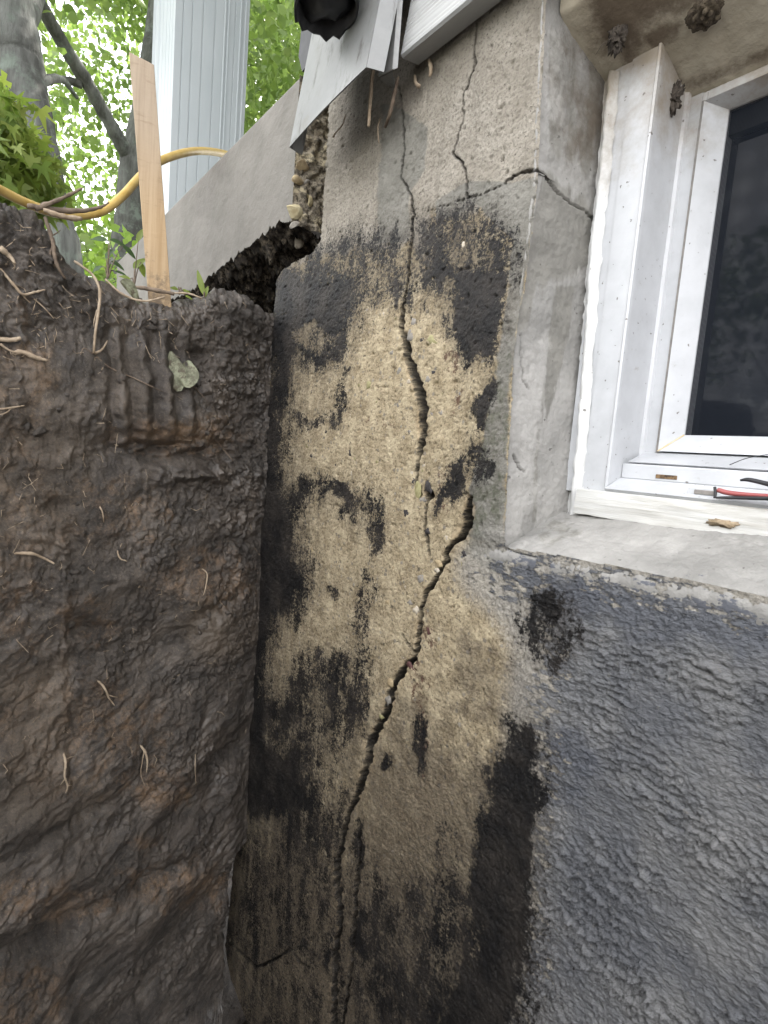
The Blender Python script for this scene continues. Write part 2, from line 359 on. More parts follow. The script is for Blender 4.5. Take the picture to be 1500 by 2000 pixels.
M['web'] = noisy('dusty_web', (.028, .022, .018), (.085, .07, .056), 150, .95)
M['siding'] = noisy('weathered_white_siding', (.30, .305, .30), (.37, .372, .365), 6, .45, 90, .0006, stretch=(1, 1, 14))
b = NB('dirty_white_flashing'); n = b.noise(7, 7, .7)
c = b.mix(b.ramp(n, .3, .7), (.14, .143, .141), (.185, .188, .183))
c = b.mix(b.ramp(b.noise(5, 8, .75), .52, .70), c, (.12, .113, .10)); c = b.mix(b.math('MULTIPLY', b.ramp(b.noise(1, 7, .72, b.mapping((26, 26, 7), (0, R(30), 0))), .51, .62), .85), c, (.045, .04, .034))
M['flash'] = b.out(c, .42, b.bump(b.noise(40, 4), .001, .5), .5)
M['column'] = noisy('white_aluminium_column', (.33, .365, .38), (.38, .41, .425), 5, .45, stretch=(1, 1, .3))
b = NB('sawn_pine'); v = b.mapping((16, 16, 1.6)); wv = b.noise(1, 6, .6, b.mapping((70, 70, 3.0)))
c = b.mix(b.ramp(wv, .3, .7), (.27, .185, .10), (.37, .275, .17))
c = b.mix(b.ramp(b.sep(b.pos)[2], .40, .66), c, b.mix(b.ramp(wv, .3, .7), (.25, .195, .14), (.34, .275, .205)))
c = b.mix(b.math('MULTIPLY', b.ramp(b.math('ADD', b.ramp(b.sep(b.pos)[2], .42, .27, -.3, .35, False), b.math('MULTIPLY', b.math('SUBTRACT', b.noise(40, 8, .75), .5), 2.2)), .0, .5), .75), c, (.075, .06, .048)); c = b.mix(b.math('MULTIPLY', b.ramp(b.noise(1, 5, .6, b.mapping((20, 20, 90))), .56, .70), .35), c, (.17, .12, .075))
M['stake'] = b.out(c, .8, b.bump(b.noise(1, 4, .6, b.mapping((30, 30, 160))), .0012, .8, b.bump(wv, .0016)), .25)
M['hose'] = noisy('yellow_rubber_hose', (.40, .265, .065), (.48, .345, .125), 30, .45)
M['root'] = noisy('pale_root', (.20, .15, .10), (.36, .29, .21), 60, .85, 200, .001)
M['rootdark'] = noisy('dark_root', (.085, .062, .045), (.17, .13, .095), 60, .9, 200, .001)
M['porch'] = None
b = NB('parged_porch_concrete')
c = b.mix(b.ramp(b.noise(7, 7, .65), .3, .7), (.145, .137, .122), (.19, .178, .16))
c = b.mix(b.ramp(b.noise(220, 4, .6), .60, .72), c, (.13, .12, .105))
c = b.mix(b.math('MULTIPLY', b.ramp(b.math('ADD', b.attr('stain'), b.math('MULTIPLY', b.math('SUBTRACT', b.noise(20, 6, .7), .5), 1.2)), -.4, .4), .6), c, (.12, .11, .10))
M['porch'] = b.out(c, .9, b.bump(b.noise(240, 4, .65), .0016, .9), .3)
b = NB('broken_concrete'); n = b.noise(38, 7, .7)
c = b.mix(b.ramp(n, .35, .7), (.15, .128, .098), (.36, .315, .235))
vr = b.voro(42); vc = b.sep(vr.outputs['Color'])
c = b.mix(b.math('MULTIPLY', b.ramp(vc[0], .6, .66), .8), c, b.mix(vc[1], (.20, .165, .12), (.46, .40, .27)))
c = b.mix(b.ramp(b.noise(120, 4, .7), .55, .42), c, b.mix(.7, c, (.02, .017, .014)))
M['broken'] = b.out(c, .92, b.bump(b.noise(150, 5, .7), .004, 1.0), .3)
b = NB('shaded_broken_concrete'); n = b.noise(38, 7, .7); c = b.mix(b.ramp(n, .42, .70), (.028, .022, .017), (.17, .14, .10)); c = b.mix(b.ramp(b.noise(120, 4, .7), .55, .42), c, (.012, .010, .008))  # darker copy of the broken concrete, shade under the porch painted in
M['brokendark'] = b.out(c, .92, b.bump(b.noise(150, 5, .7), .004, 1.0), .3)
def pebmat(n, c1, c2, ro=.7): M[n] = noisy(n, c1, c2, 130, ro, 300, .001, spec=.35)
pebmat('pebble_grey', (.15, .138, .12), (.24, .22, .19)); pebmat('pebble_white', (.34, .30, .24), (.44, .39, .31))
pebmat('pebble_tan', (.24, .18, .11), (.36, .29, .17)); pebmat('pebble_olive', (.19, .17, .08), (.27, .25, .13)); pebmat('pebble_dark', (.022, .02, .02), (.05, .045, .045))
pebmat('pebble_maroon', (.06, .025, .022), (.10, .05, .045))
M['stone_yellow'] = noisy('yellow_stone', (.34, .28, .16), (.46, .41, .27), 60, .85, 180, .002)
M['bark'] = None
b = NB('grey_bark'); v = b.mapping((9, 9, 1.6)); n = b.noise(1, 8, .7, v)
c = b.mix(b.ramp(n, .35, .68), (.05, .050, .046), (.14, .145, .135)); c = b.mix(b.ramp(b.noise(6, 6, .7), .52, .66), c, (.12, .14, .12))
M['bark'] = b.out(c, .9, b.bump(n, .03, 1.0), .2)
def leafmat(name, c1, c2, tr=.5):
    b = NB(name); rnd = b.n.new('ShaderNodeNewGeometry').outputs['Random Per Island']
    col = b.mix(rnd, c1, c2); b.out(col, .5, None, .4)
    t = b.n.new('ShaderNodeBsdfTranslucent'); b.put(t.inputs['Color'], b.mix(.5, col, b.mix(1, col, (1.05, 1.2, .5), 'MULTIPLY')))
    ms = b.n.new('ShaderNodeMixShader'); ms.inputs[0].default_value = tr; b.l.new(b.b.outputs[0], ms.inputs[1]); b.l.new(t.outputs[0], ms.inputs[2])
    b.l.new(ms.outputs[0], b.n['Material Output'].inputs['Surface']); return b.m
M['leaf'] = leafmat('maple_leaf', (.135, .205, .06), (.235, .31, .10)); M['leaf2'] = leafmat('understory_leaf', (.17, .27, .05), (.27, .37, .085), .6)
M['leaf3'] = leafmat('shrub_leaf', (.13, .20, .04), (.25, .29, .075), .55); M['leafdark'] = leafmat('weed_leaf', (.035, .07, .03), (.07, .11, .045), .35)
b = NB('dull_dead_leaf'); c = b.mix(b.ramp(b.noise(45, 7, .7), .4, .62), (.075, .075, .042), (.19, .20, .13)); c = b.mix(b.ramp(b.noise(70, 6, .75), .50, .62), c, (.06, .048, .028))
M['deadleaf'] = b.out(c, .6, b.bump(b.noise(80, 4), .002), .4)
M['grass'] = noisy('leaf_litter', (.05, .045, .03), (.08, .09, .03), 12, .95, 60, .01)
M['room'] = noisy('dark_room', (.03, .03, .032), (.045, .045, .05), 5, .9)
b = NB('window_glass'); b.out((.012, .014, .017), .04, None, .6); M['glass'] = b.m
b = NB('insect_screen'); w = b.n.new('ShaderNodeTexWave'); w.inputs['Scale'].default_value = 190; w.bands_direction = 'X'; b.l.new(b.pos, w.inputs['Vector'])
w2 = b.n.new('ShaderNodeTexWave'); w2.inputs['Scale'].default_value = 190; w2.bands_direction = 'Z'; b.l.new(b.pos, w2.inputs['Vector'])
th = b.math('MAXIMUM', b.ramp(w.outputs['Fac'], .35, .75), b.ramp(w2.outputs['Fac'], .35, .75))
tp = b.n.new('ShaderNodeBsdfTransparent'); ms = b.n.new('ShaderNodeMixShader'); b.out(b.mix(b.ramp(b.noise(25, 7, .75), .55, .7), (.012, .0142, .019), (.027, .030, .034)), .8, None, 0.0)
b.l.new(b.ramp(th, 0, 1, .32, .82), ms.inputs[0]); b.l.new(tp.outputs[0], ms.inputs[1]); b.l.new(b.b.outputs[0], ms.inputs[2]); b.l.new(ms.outputs[0], b.n['Material Output'].inputs['Surface']); M['screen'] = b.m

# ================================================================== foundation wall
edge_px = [(650, -60), (645, 150), (638, 300), (630, 420), (625, 470), (612, 492), (575, 512), (552, 527), (540, 542), (537, 580), (530, 700), (518, 850), (509, 960), (503, 1100), (488, 1320), (472, 1500), (460, 1650), (445, 1800), (440, 1855), (452, 1915), (475, 1975), (505, 2060), (520, 2150)]
E = np.array([on('y', 0, *p) for p in edge_px]); o_ = np.argsort(E[:, 2]); EZ, EX = E[o_, 2], E[o_, 0]
jamb_px = [(1066, -60), (1062, 0), (1052, 200), (1046, 340), (1035, 450), (1020, 560), (1004, 700), (996, 850), (988, 1000), (985, 1075), (984, 1130)]
J = np.array([on('y', 0, *p) for p in jamb_px]); o_ = np.argsort(J[:, 2]); JZ, JX = J[o_, 2], J[o_, 0]
sillf_px = [(960, 1068), (985, 1074), (1100, 1092), (1250, 1122), (1400, 1152), (1500, 1176)]
SF = np.array([on('y', 0, *p) for p in sillf_px]); SFX, SFZ = SF[:, 0], SF[:, 2]
Z_SILL = float(SFZ[-1])
print('edge x', EX.min(), EX.max(), 'z', EZ.min(), EZ.max(), 'jamb', JX.min(), JX.max(), 'sill z', SFZ)

TAR = field([
    (poly_sd([(532, 540), (602, 513), (704, 528), (704, 575), (690, 641), (679, 671), (662, 696), (636, 722), (611, 713), (581, 705), (568, 739), (572, 773), (562, 816), (553, 854), (553, 910), (560, 945), (581, 952), (623, 935), (628, 965), (602, 974), (577, 990), (572, 1010), (581, 1042), (590, 1076), (600, 1110), (607, 1130), (598, 1165), (581, 1200), (570, 1210), (540, 1207), (540, 1240), (534, 1285), (520, 1305), (513, 1325), (530, 1355), (543, 1366), (566, 1359), (606, 1376), (580, 1410), (550, 1420), (536, 1455), (548, 1470), (552, 1420), (608, 1421), (615, 1480), (615, 1540), (620, 1590), (600, 1620), (560, 1600), (520, 1610), (470, 1600), (440, 1640), (400, 1600), (480, 1000)]), 38, 1),
    (poly_sd([(640, 1278), (715, 1275), (717, 1323), (713, 1374), (696, 1404), (687, 1442), (672, 1480), (652, 1500), (640, 1470), (645, 1434), (600, 1415), (570, 1420), (560, 1330), (600, 1270)]), 30, .22),
    (poly_sd([(711, 1120), (735, 1130), (722, 1200), (716, 1270), (700, 1270), (702, 1190)]), 16, .12),
    (poly_sd([(700, 970), (755, 990), (752, 1060), (735, 1090), (718, 1060), (700, 1010)]), 18, .15),
    (poly_sd([(660, 1020), (700, 950), (720, 965), (712, 1000)]), 16, .15), (ell_sd(660, 962, 34, 16), 14, .5),
    (poly_sd([(668, 720), (684, 720), (672, 800), (655, 845), (645, 830)]), 14, .22), (ell_sd(613, 820, 28, 12), 14, .1),
    (poly_sd([(824, 500), (900, 520), (992, 520), (988, 611), (975, 683), (948, 722), (909, 712), (900, 683), (877, 650), (873, 602), (888, 568), (824, 545)]), 24, 1),
    (poly_sd([(620, 505), (700, 478), (800, 470), (796, 560), (720, 560), (640, 540)]), 90, -.02),
    (poly_sd([(815, 440), (925, 402), (975, 440), (1000, 470), (996, 560), (900, 560), (820, 560)]), 50, .2),
    (poly_sd([(930, 782), (960, 735), (972, 742), (962, 807), (945, 850), (930, 845)]), 12, 1),
    (poly_sd([(879, 905), (909, 897), (916, 948), (890, 975), (850, 1000), (866, 952)]), 14, .5), (ell_sd(940, 905, 26, 36), 16, .3),
    (poly_sd([(985, 1400), (1054, 1418), (1052, 1477), (1060, 1541), (1044, 1650), (1040, 1700), (1035, 1790), (1025, 1863), (1012, 1953), (1004, 2100), (860, 2100), (850, 1980), (900, 1900), (930, 1810), (880, 1770), (905, 1730), (926, 1660), (935, 1605), (952, 1545), (939, 1505), (978, 1477), (985, 1440)]), 26, 1),
    (ell_sd(1075, 1182, 30, 40), 10, .8), (poly_sd([(1066, 1200), (1086, 1200), (1078, 1270), (1070, 1275)]), 8, .6), (ell_sd(1030, 1212, 18, 12), 10, .4), (ell_sd(1078, 1230, 50, 60), 30, .05),
    (poly_sd([(690, 1780), (705, 1760), (712, 1830), (730, 1880), (700, 1870), (685, 1850)]), 8, 1), (poly_sd([(640, 1830), (652, 1850), (648, 1910), (635, 1900)]), 8, 1),
    (poly_sd([(700, 1600), (712, 1600), (704, 1720), (696, 1760), (690, 1680)]), 8, .4), (poly_sd([(640, 1680), (650, 1680), (648, 1720), (636, 1730)]), 14, .1),
    (poly_sd([(560, 1550), (620, 1560), (650, 1640), (630, 1690), (560, 1690)]), 26, .2), (ell_sd(760, 1492, 11, 14), 7, .8), (ell_sd(653, 1150, 13, 12), 7, .5),
    (poly_sd([(720, 1900), (900, 1860), (1000, 1900), (1010, 2100), (760, 2100)]), 60, .35), (poly_sd([(440, 1640), (640, 1600), (640, 1760), (600, 1900), (640, 2100), (430, 2100)]), 120, -.08), (poly_sd([(700, 1780), (960, 1700), (1010, 2100), (700, 2100)]), 160, .1), (ell_sd(500, 1780, 14, 60), 14, .2), (ell_sd(820, 1450, 12, 50), 10, .1),
])
cut = ell_sd(608, 660, 30, 24); TAR = np.minimum(TAR, np.clip(-cut/12, -.25, 1))
def blur(F, r):
    for _ in range(3):
        for ax_ in (0, 1):
            c_ = np.cumsum(np.concatenate([np.repeat(np.take(F, [0], ax_), r+1, ax_), F, np.repeat(np.take(F, [-1], ax_), r, ax_)], ax_), ax_)
            n_ = F.shape[ax_]; F = (np.take(c_, np.arange(2*r+1, 2*r+1+n_), ax_)-np.take(c_, np.arange(0, n_), ax_))/(2*r+1)
    return F
SMOKE = blur(np.clip(TAR, -1, .6), 6)
COATF = field([(poly_sd([(1010, 1084), (1100, 1112), (1250, 1142), (1500, 1200), (1700, 1240), (1700, 2200), (1000, 2200), (1010, 2000), (1040, 1700), (1060, 1540), (1055, 1440), (1060, 1340), (1080, 1280), (1040, 1180), (960, 1110)]), 120, 1)])
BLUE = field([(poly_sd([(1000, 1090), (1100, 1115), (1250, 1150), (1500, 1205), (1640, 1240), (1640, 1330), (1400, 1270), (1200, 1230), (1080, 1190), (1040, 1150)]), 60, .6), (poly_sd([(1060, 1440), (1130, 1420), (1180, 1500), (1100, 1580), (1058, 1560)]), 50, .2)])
UPPER = field([(poly_sd([(500, -200), (1100, -200), (1060, 450), (1000, 470), (960, 420), (850, 410), (830, 500), (800, 480), (640, 500), (560, 520), (500, 500)]), 40, 1)])
GREY = field([(poly_sd([(745, 200), (790, 215), (835, 250), (830, 330), (800, 380), (800, 470), (740, 475), (735, 380), (745, 300)]), 16, 1), (poly_sd([(850, 395), (912, 355), (1000, 355), (1050, 345), (1040, 470), (1000, 470), (930, 400), (850, 440)]), 14, 1),
               (poly_sd([(1000, 470), (1040, 440), (1000, 760), (990, 1060), (900, 1050), (920, 960), (950, 860), (968, 740), (990, 610)]), 20, .35)])
PALE = field([(poly_sd([(880, 180), (930, 170), (975, 260), (950, 300), (860, 310)]), 60, -.1), (poly_sd([(960, 1130), (1030, 1160), (1060, 1260), (1060, 1340), (1010, 1330), (960, 1200)]), 50, .3), (poly_sd([(1000, 1075), (1250, 1110), (1520, 1180), (1540, 1260), (1250, 1190), (1060, 1140)]), 30, 1)])
BROWN = field([(poly_sd([(430, 1650), (600, 1590), (660, 1680), (700, 1500), (800, 1420), (930, 1500), (960, 1600), (900, 1760), (900, 2100), (430, 2100)]), 170, .8), (poly_sd([(900, 1250), (1010, 1300), (1050, 1390), (980, 1420), (900, 1380)]), 40, -.1)])
RUST = field([(ell_sd(884, 702, 12, 24), 16, .0), (ell_sd(890, 780, 9, 18), 12, .0), (poly_sd([(875, 905), (885, 960), (860, 1010), (850, 990), (865, 930)]), 16, .1), (ell_sd(825, 1445, 9, 50), 9, .2), (ell_sd(838, 1235, 10, 24), 12, .0), (ell_sd(735, 827, 22, 7), 10, -.3), (ell_sd(820, 1340, 20, 40), 16, -.1)])
MOSS = field([(poly_sd([(905, 1020), (985, 1050), (1005, 1110), (960, 1130), (915, 1080)]), 20, .7), (poly_sd([(965, 700), (1000, 700), (990, 1050), (925, 1040), (950, 860)]), 26, .05)])

CRACKS = [
    [(778, 170, 1.4), (785, 205, 1.65), (789, 260, 2.2), (790, 300, 2.2), (783, 345, 2.2), (805, 385, 3.3), (808, 420, 3.85), (803, 470, 3.3), (800, 520, 3.3), (795, 560, 2.75), (787, 600, 6), (783, 640, 9), (793, 672, 13), (797, 705, 13), (810, 735, 18), (820, 765, 19), (826, 800, 16), (826, 850, 14), (818, 885, 9), (815, 910, 7), (813, 940, 6), (818, 965, 9)],
    [(832, 950, 9), (838, 968, 12), (832, 985, 4), (830, 1030, 3), (836, 1060, 5), (840, 1085, 3)],
    [(920, 975, 12), (917, 1000, 20), (914, 1025, 22), (903, 1046, 15), (885, 1062, 9), (870, 1080, 10), (868, 1098, 9), (850, 1132, 9), (830, 1160, 10), (822, 1190, 8), (820, 1220, 10), (815, 1260, 9), (808, 1285, 9), (790, 1305, 11), (775, 1325, 10), (762, 1355, 13), (755, 1390, 11), (737, 1425, 14), (722, 1452, 18), (720, 1480, 13), (708, 1520, 10), (695, 1560, 10), (680, 1590, 7), (672, 1620, 7), (666, 1660, 9), (656, 1690, 10), (658, 1730, 11), (664, 1772, 12), (662, 1820, 10), (655, 1850, 11), (653, 1900, 10), (650, 2100, 10)],
    [(931, 40, 1.4), (926, 105, 1.65), (929, 124, 6.6), (925, 135, 3.3), (906, 185, 1.65), (903, 240, 1.65), (885, 300, 2.75), (905, 318, 2.75), (913, 345, 2.2), (911, 388, 3.3)],
    [(833, 413, 1.4), (890, 394, 1.65), (945, 378, 1.65), (985, 360, 2.2), (1000, 346, 3.85), (1028, 334, 5.5), (1055, 334, 3.85), (1075, 358, 4.5), (1100, 388, 4), (1135, 408, 4), (1162, 432, 4)],
    [(448, 1842, 3), (480, 1868, 3), (500, 1890, 5), (540, 1872, 4), (568, 1852, 3), (585, 1880, 3), (604, 1890, 3)],
    [(700, 1600, 4), (704, 1650, 6), (698, 1700, 6), (694, 1760, 7), (690, 1850, 6), (682, 1920, 6), (668, 2000, 6), (660, 2100, 6)], [(785, 1240, 2), (800, 1260, 3), (815, 1300, 1.4)],
    [(1018, 655, 2), (1016, 700, 2), (1024, 745, 3), (1034, 760, 2)], [(1003, 890, 4), (1016, 915, 5), (1024, 922, 2)], [(990, 1072, 4), (1010, 1085, 6), (1045, 1090, 4)]]
def crack_eval(px, py, seed=3):
    wx = px+2.6*fbm(px/16, py/16, 2, seed)+1.3*pn(px/8, py/8, seed+5); wy = py+2.6*fbm(px/16, py/16, 2, seed+50)
    best = np.full(px.shape, 1e3, np.float32); wid = np.ones(px.shape, np.float32)
    for c_ in CRACKS:
        d_, w_ = polyline(wx, wy, c_); k = d_ < best; best = np.where(k, d_, best); wid = np.where(k, w_, wid)
    return best, wid

# rows in z, columns spaced by visual size
ZB, ZT = -1.55, 1.08
zr = np.concatenate([np.arange(-2.1, ZB, .05), np.arange(ZB, -1.40, .01), np.arange(-1.40, ZT, .0020)]); nz = len(zr)
low = [p for p in edge_px if p[1] >= 540]; EL = np.array([on('y', 0, *p) for p in low]); o_ = np.argsort(EL[:, 2]); xl = np.interp(zr, EL[o_, 2], EL[o_, 0])
EDGE = poly_sd(edge_px+[(1900, 2200), (1900, -140), (652, -140)])
cols = np.array([on('y', 0, p, 900)[0] for p in np.arange(532, 1505, 1.6)]); cols = np.concatenate([cols, np.arange(cols[-1]+.0009, .02, .0011)]); cols = np.concatenate([cols, np.linspace(cols[-1]+.004, 1.6, 60)])
s = (cols-cols[0])/(cols[-1]-cols[0])
XX = xl[:, None]+s[None, :]*(cols[-1]-xl[:, None]); ZZ = np.repeat(zr[:, None], XX.shape[1], 1)
B = np.stack([XX, np.zeros_like(XX), ZZ], -1); PX, PY = project(B)
twx = 13*fbm(PX/52, PY/70, 4, 501, .6); twy = 18*fbm(PX/45, PY/80, 4, 502, .6)
T_ = sample(TAR, PX+twx, PY+twy)+.35*fbm(PX/30, PY/75, 4, 503, .65)*(np.abs(sample(TAR, PX, PY)) < .999)*1.2; C_ = sample(COATF, PX, PY); U_ = sample(UPPER, PX, PY); BR_ = sample(BROWN, PX, PY); G_ = sample(GREY, PX, PY)
cd, cwid = crack_eval(PX, PY)
coat01 = sstep(-.2, .4, C_)
rough = .0010*fbm(XX*120, ZZ*120, 4, 1, .65)+.0012*fbm(XX*22, ZZ*22, 4, 9)
lump = np.maximum(fbm(XX*55, ZZ*55, 3, 31), 0)*.0008*sstep(-.3, .4, U_)*(1-sstep(-.2, .2, G_)*.8)
wx = XX+.012*fbm(XX*12, ZZ*12, 2, 71); wz = ZZ+.010*fbm(XX*12, ZZ*12, 2, 72)+.18*XX*0
ridge = ridged(wx*34, wz*80, 4, 41)-1.0
ridge2 = fbm(wx*95, wz*190, 4, 44, .65)
patch = sstep(-.45, .35, fbm(XX*9, ZZ*13, 3, 47)); ampl = (.25+.95*patch)*(1-.6*sstep(-.2, .5, sample(BLUE, PX, PY)))*(1+.5*sstep(1400, 1750, PY))
chunk = np.maximum(fbm(wx*42, wz*85, 3, 49)-.22, 0)*(.3+.7*sstep(-.2, -.7, ZZ*0+XX*0-.5))
coatd = coat01*(ampl*(.0028*np.maximum(ridge, -.25)+.0019*ridge2+.0075*chunk)+.0010*fbm(XX*160, ZZ*200, 2, 52)+.0015*fbm(XX*8, ZZ*8, 2, 53))
sweep = sstep(-.2, .5, BR_)*.0007*fbm((XX+ZZ*.5)*170, (ZZ-XX*.5)*60, 3, 55)
depth = np.where(cd < 0, .040*np.clip(-cd/np.maximum(cwid, 1)*1.9, 0, 1)**.8, 0)*np.clip(cwid/2, .35, 1)
spall = .0065*np.exp(-np.maximum(cd, 0)/4.5)*sstep(2.0, 5, cwid)*sstep(-.35, .45, fbm(PX/16, PY/16, 3, 88))
pith = np.clip(pn(XX*95, ZZ*95, 61)-.52, 0, 1)*.012*(1-coat01)
hgt = rough+lump+coatd+sweep-depth-spall*(.6+.8*pn(XX*90, ZZ*90, 8))-pith
offs = sstep(900, 935, PX)*sstep(1075, 1040, PY)*sstep(560, 640, PY)*.006      # parged band left of the reveal stands a little proud
hgt = hgt+offs
Yw = -hgt
Pw = np.stack([XX, Yw, ZZ], -1)
# ragged left arris and end face
le = np.stack([xl+.003*fbm(zr*60, zr*0, 3, 5), np.full(nz, .006), zr], -1)
ends = [np.stack([xl+.004+.006*pn(zr*40, zr*0+k*3.1, 6), np.full(nz, k), zr], -1) for k in (.20, .10, .05, .02)]
Pw[:, 0, 0] += .004*fbm(zr*70, zr*0+2, 3, 15)
Pall = np.concatenate([np.stack(ends+[le], 1), Pw], 1); padn = 5
def pad(a): return np.concatenate([np.repeat(a[:, :1], padn, 1), a], 1)
dirt_shade = sstep(1.6, -.2, cd)*sstep(0, 2, cwid); fresh = np.exp(-np.maximum(cd, 0)/6.0)*sstep(3, 6, cwid)*(cd > .8)*sstep(380, 560, PY)*sstep(-.1, .5, fbm(XX*30, ZZ*30, 3, 66)+.25)
attrs = {k: pad(v) for k, v in dict(tar=T_, coat=C_, upper=U_, grey=G_, pale=sample(PALE, PX, PY), brown=BR_, rust=sample(RUST, PX, PY), moss=sample(MOSS, PX, PY), smoke=sample(SMOKE, PX, PY), blue=sample(BLUE, PX, PY), dirt_shade=dirt_shade, fresh=fresh).items()}
xjr = np.interp(zr, JZ, JX); WIN_R, Z_LINT = .42, None
xm = (XX[:-1, :-1]+XX[1:, 1:])/2; zm = (ZZ[:-1, :-1]+ZZ[1:, 1:])/2
hole = (xm > np.interp(zm, JZ, JX)+.004) & (xm < WIN_R) & (zm > np.interp(xm, SFX, SFZ)+.004)
pxm, pym = (PX[:-1, :-1]+PX[1:, 1:])/2, (PY[:-1, :-1]+PY[1:, 1:])/2
inside = (sample(EDGE, pxm, pym)+2.0*fbm(pxm/9, pym/9, 3, 601) > .5) | (pym > 545)
low_row = (pym[:, :1] > 545) & np.ones((1, padn), bool)
keep = np.concatenate([low_row, ~hole & inside], 1)
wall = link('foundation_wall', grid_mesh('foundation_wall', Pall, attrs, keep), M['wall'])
tag(wall, 'old concrete foundation wall with flaking black tar and a long crack from top to bottom', 'wall')

# end face of the narrower upper part and the top of the step
ep = []
for (ax_, ay_), (bx2, by2) in zip(edge_px, edge_px[1:]):
    if ay_ > 545: break
    m_ = max(2, int(math.hypot(bx2-ax_, by2-ay_)/2.5)); ep += [(ax_+(bx2-ax_)*t/m_, ay_+(by2-ay_)*t/m_) for t in range(m_)]
ep = np.array(ep); ep += 1.0*np.stack([fbm(ep[:, 1]/9, ep[:, 0]/9, 3, 611), fbm(ep[:, 1]/9, ep[:, 0]/9+9, 3, 612)], -1)
EPW = np.array([on('y', 0, x_+1.2, y_+.5) for x_, y_ in ep]); dep = [.0005, .008, .03, .07, .12, .2]
PEW = np.stack([np.stack([EPW[:, 0]+.006*fbm(EPW[:, 2]*30, EPW[:, 0]*30+q*40, 3, 613)*(q > .001), np.full(len(EPW), q), EPW[:, 2]+.004*fbm(EPW[:, 0]*40, EPW[:, 2]*20+q*40, 3, 614)*(q > .001)], -1) for q in dep], 1)
neg = np.full(PEW.shape[:2], -1.0); tw_ = np.repeat(sample(TAR, ep[:, 0]+6, ep[:, 1]+6)[:, None], len(dep), 1)
link('wall_end', grid_mesh('wall_end', PEW, dict(tar=tw_, coat=neg, upper=-neg*.5, grey=neg, pale=neg, brown=neg, rust=neg, moss=neg, smoke=tw_, blue=neg, dirt_shade=neg*0, fresh=neg*0)), M['wall'], wall)

# ---- window reveal: left side of the opening and sill, as plaster sheets lapping over the arris
Y_IN = .118
inn_px = [(1205, -60), (1197, 60), (1190, 130), (1172, 330), (1155, 480), (1142, 650), (1128, 850), (1113, 1010), (1105, 1080)]
I_ = np.array([on('y', Y_IN, *p) for p in inn_px]); o_ = np.argsort(I_[:, 2]); IZ, IX = I_[o_, 2], I_[o_, 0]
def lapped(front_lo, arris, inner, n_in, rad):
    """profile from just behind the wall face, over a rounded arris, to the inner line; arrays (n,3)"""
    rows = [front_lo]
    dirn = inner-arris
    t1 = arris+(front_lo-arris)/np.linalg.norm(front_lo-arris, axis=1, keepdims=True)*rad; t2 = arris+dirn*(rad/np.linalg.norm(dirn, axis=1, keepdims=True))
    for t in np.linspace(0, 1, 7): rows.append((1-t)**2*t1+2*t*(1-t)*arris+t*t*t2)
    for t in np.linspace(0, 1, n_in)[1:]: rows.append(t2+(inner-t2)*t)
    return np.stack(rows, 1)
zj = np.arange(float(np.interp(-.5, SFX, SFZ))-.03, ZT, .0022); n_ = len(zj)
fr = np.stack([np.interp(zj, JZ, JX)-.007+.003*fbm(zj*40, zj*0, 3, 77), np.full(n_, .004), zj], -1)
ar = np.stack([np.interp(zj, JZ, JX)+.002*fbm(zj*30, zj*0+5, 3, 78), np.full(n_, -.005), zj], -1)
ii = np.stack([np.interp(zj, IZ, IX)-.004, np.full(n_, Y_IN+.03), zj], -1)
PJ = lapped(fr, ar, ii, 80, .010); pxj, pyj = project(PJ)
cdj, cwj = crack_eval(pxj, pyj)
dj = .0016*fbm(PJ[..., 1]*25, PJ[..., 2]*25, 4, 80)+.0007*fbm(PJ[..., 1]*130, PJ[..., 2]*130, 3, 81)-np.where(cdj < 0, .012, 0)*np.clip(cwj/3, .3, 1)
PJ[:, 1:, 0] += dj[:, 1:]; PJ[:, 1:5, 1] -= dj[:, 1:5]*.8
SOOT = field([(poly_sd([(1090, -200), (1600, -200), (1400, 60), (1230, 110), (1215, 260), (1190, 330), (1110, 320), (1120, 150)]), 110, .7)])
STJ = field([(poly_sd([(1060, 335), (1170, 420), (1160, 520), (1060, 560), (1020, 640), (1010, 560), (1035, 440)]), 40, .5), (poly_sd([(1085, 560), (1120, 560), (1100, 700), (1060, 860), (1050, 1020), (1038, 1020), (1060, 760)]), 14, .4), (poly_sd([(1070, 60), (1190, 100), (1170, 340), (1090, 300)]), 60, .1)])
PLJ = field([(poly_sd([(1020, 700), (1070, 640), (1060, 820), (1010, 1040), (1000, 1040), (1005, 860)]), 30, .3), (ell_sd(1085, 150, 24, 110), 24, .1), (poly_sd([(1040, 950), (1110, 950), (1110, 1020), (1050, 1060)]), 26, .2)])
zero = np.full(pxj.shape, -1.0)
jamb = link('window_reveal_side', grid_mesh('window_reveal_side', PJ, dict(grey=sample(STJ, pxj, pyj), pale=sample(PLJ, pxj, pyj), soot_shade=sample(SOOT, pxj, pyj), coat=zero, dirt_shade=sstep(.5, -1.5, cdj)*sstep(0, 2, cwj))), M['plaster'], wall)
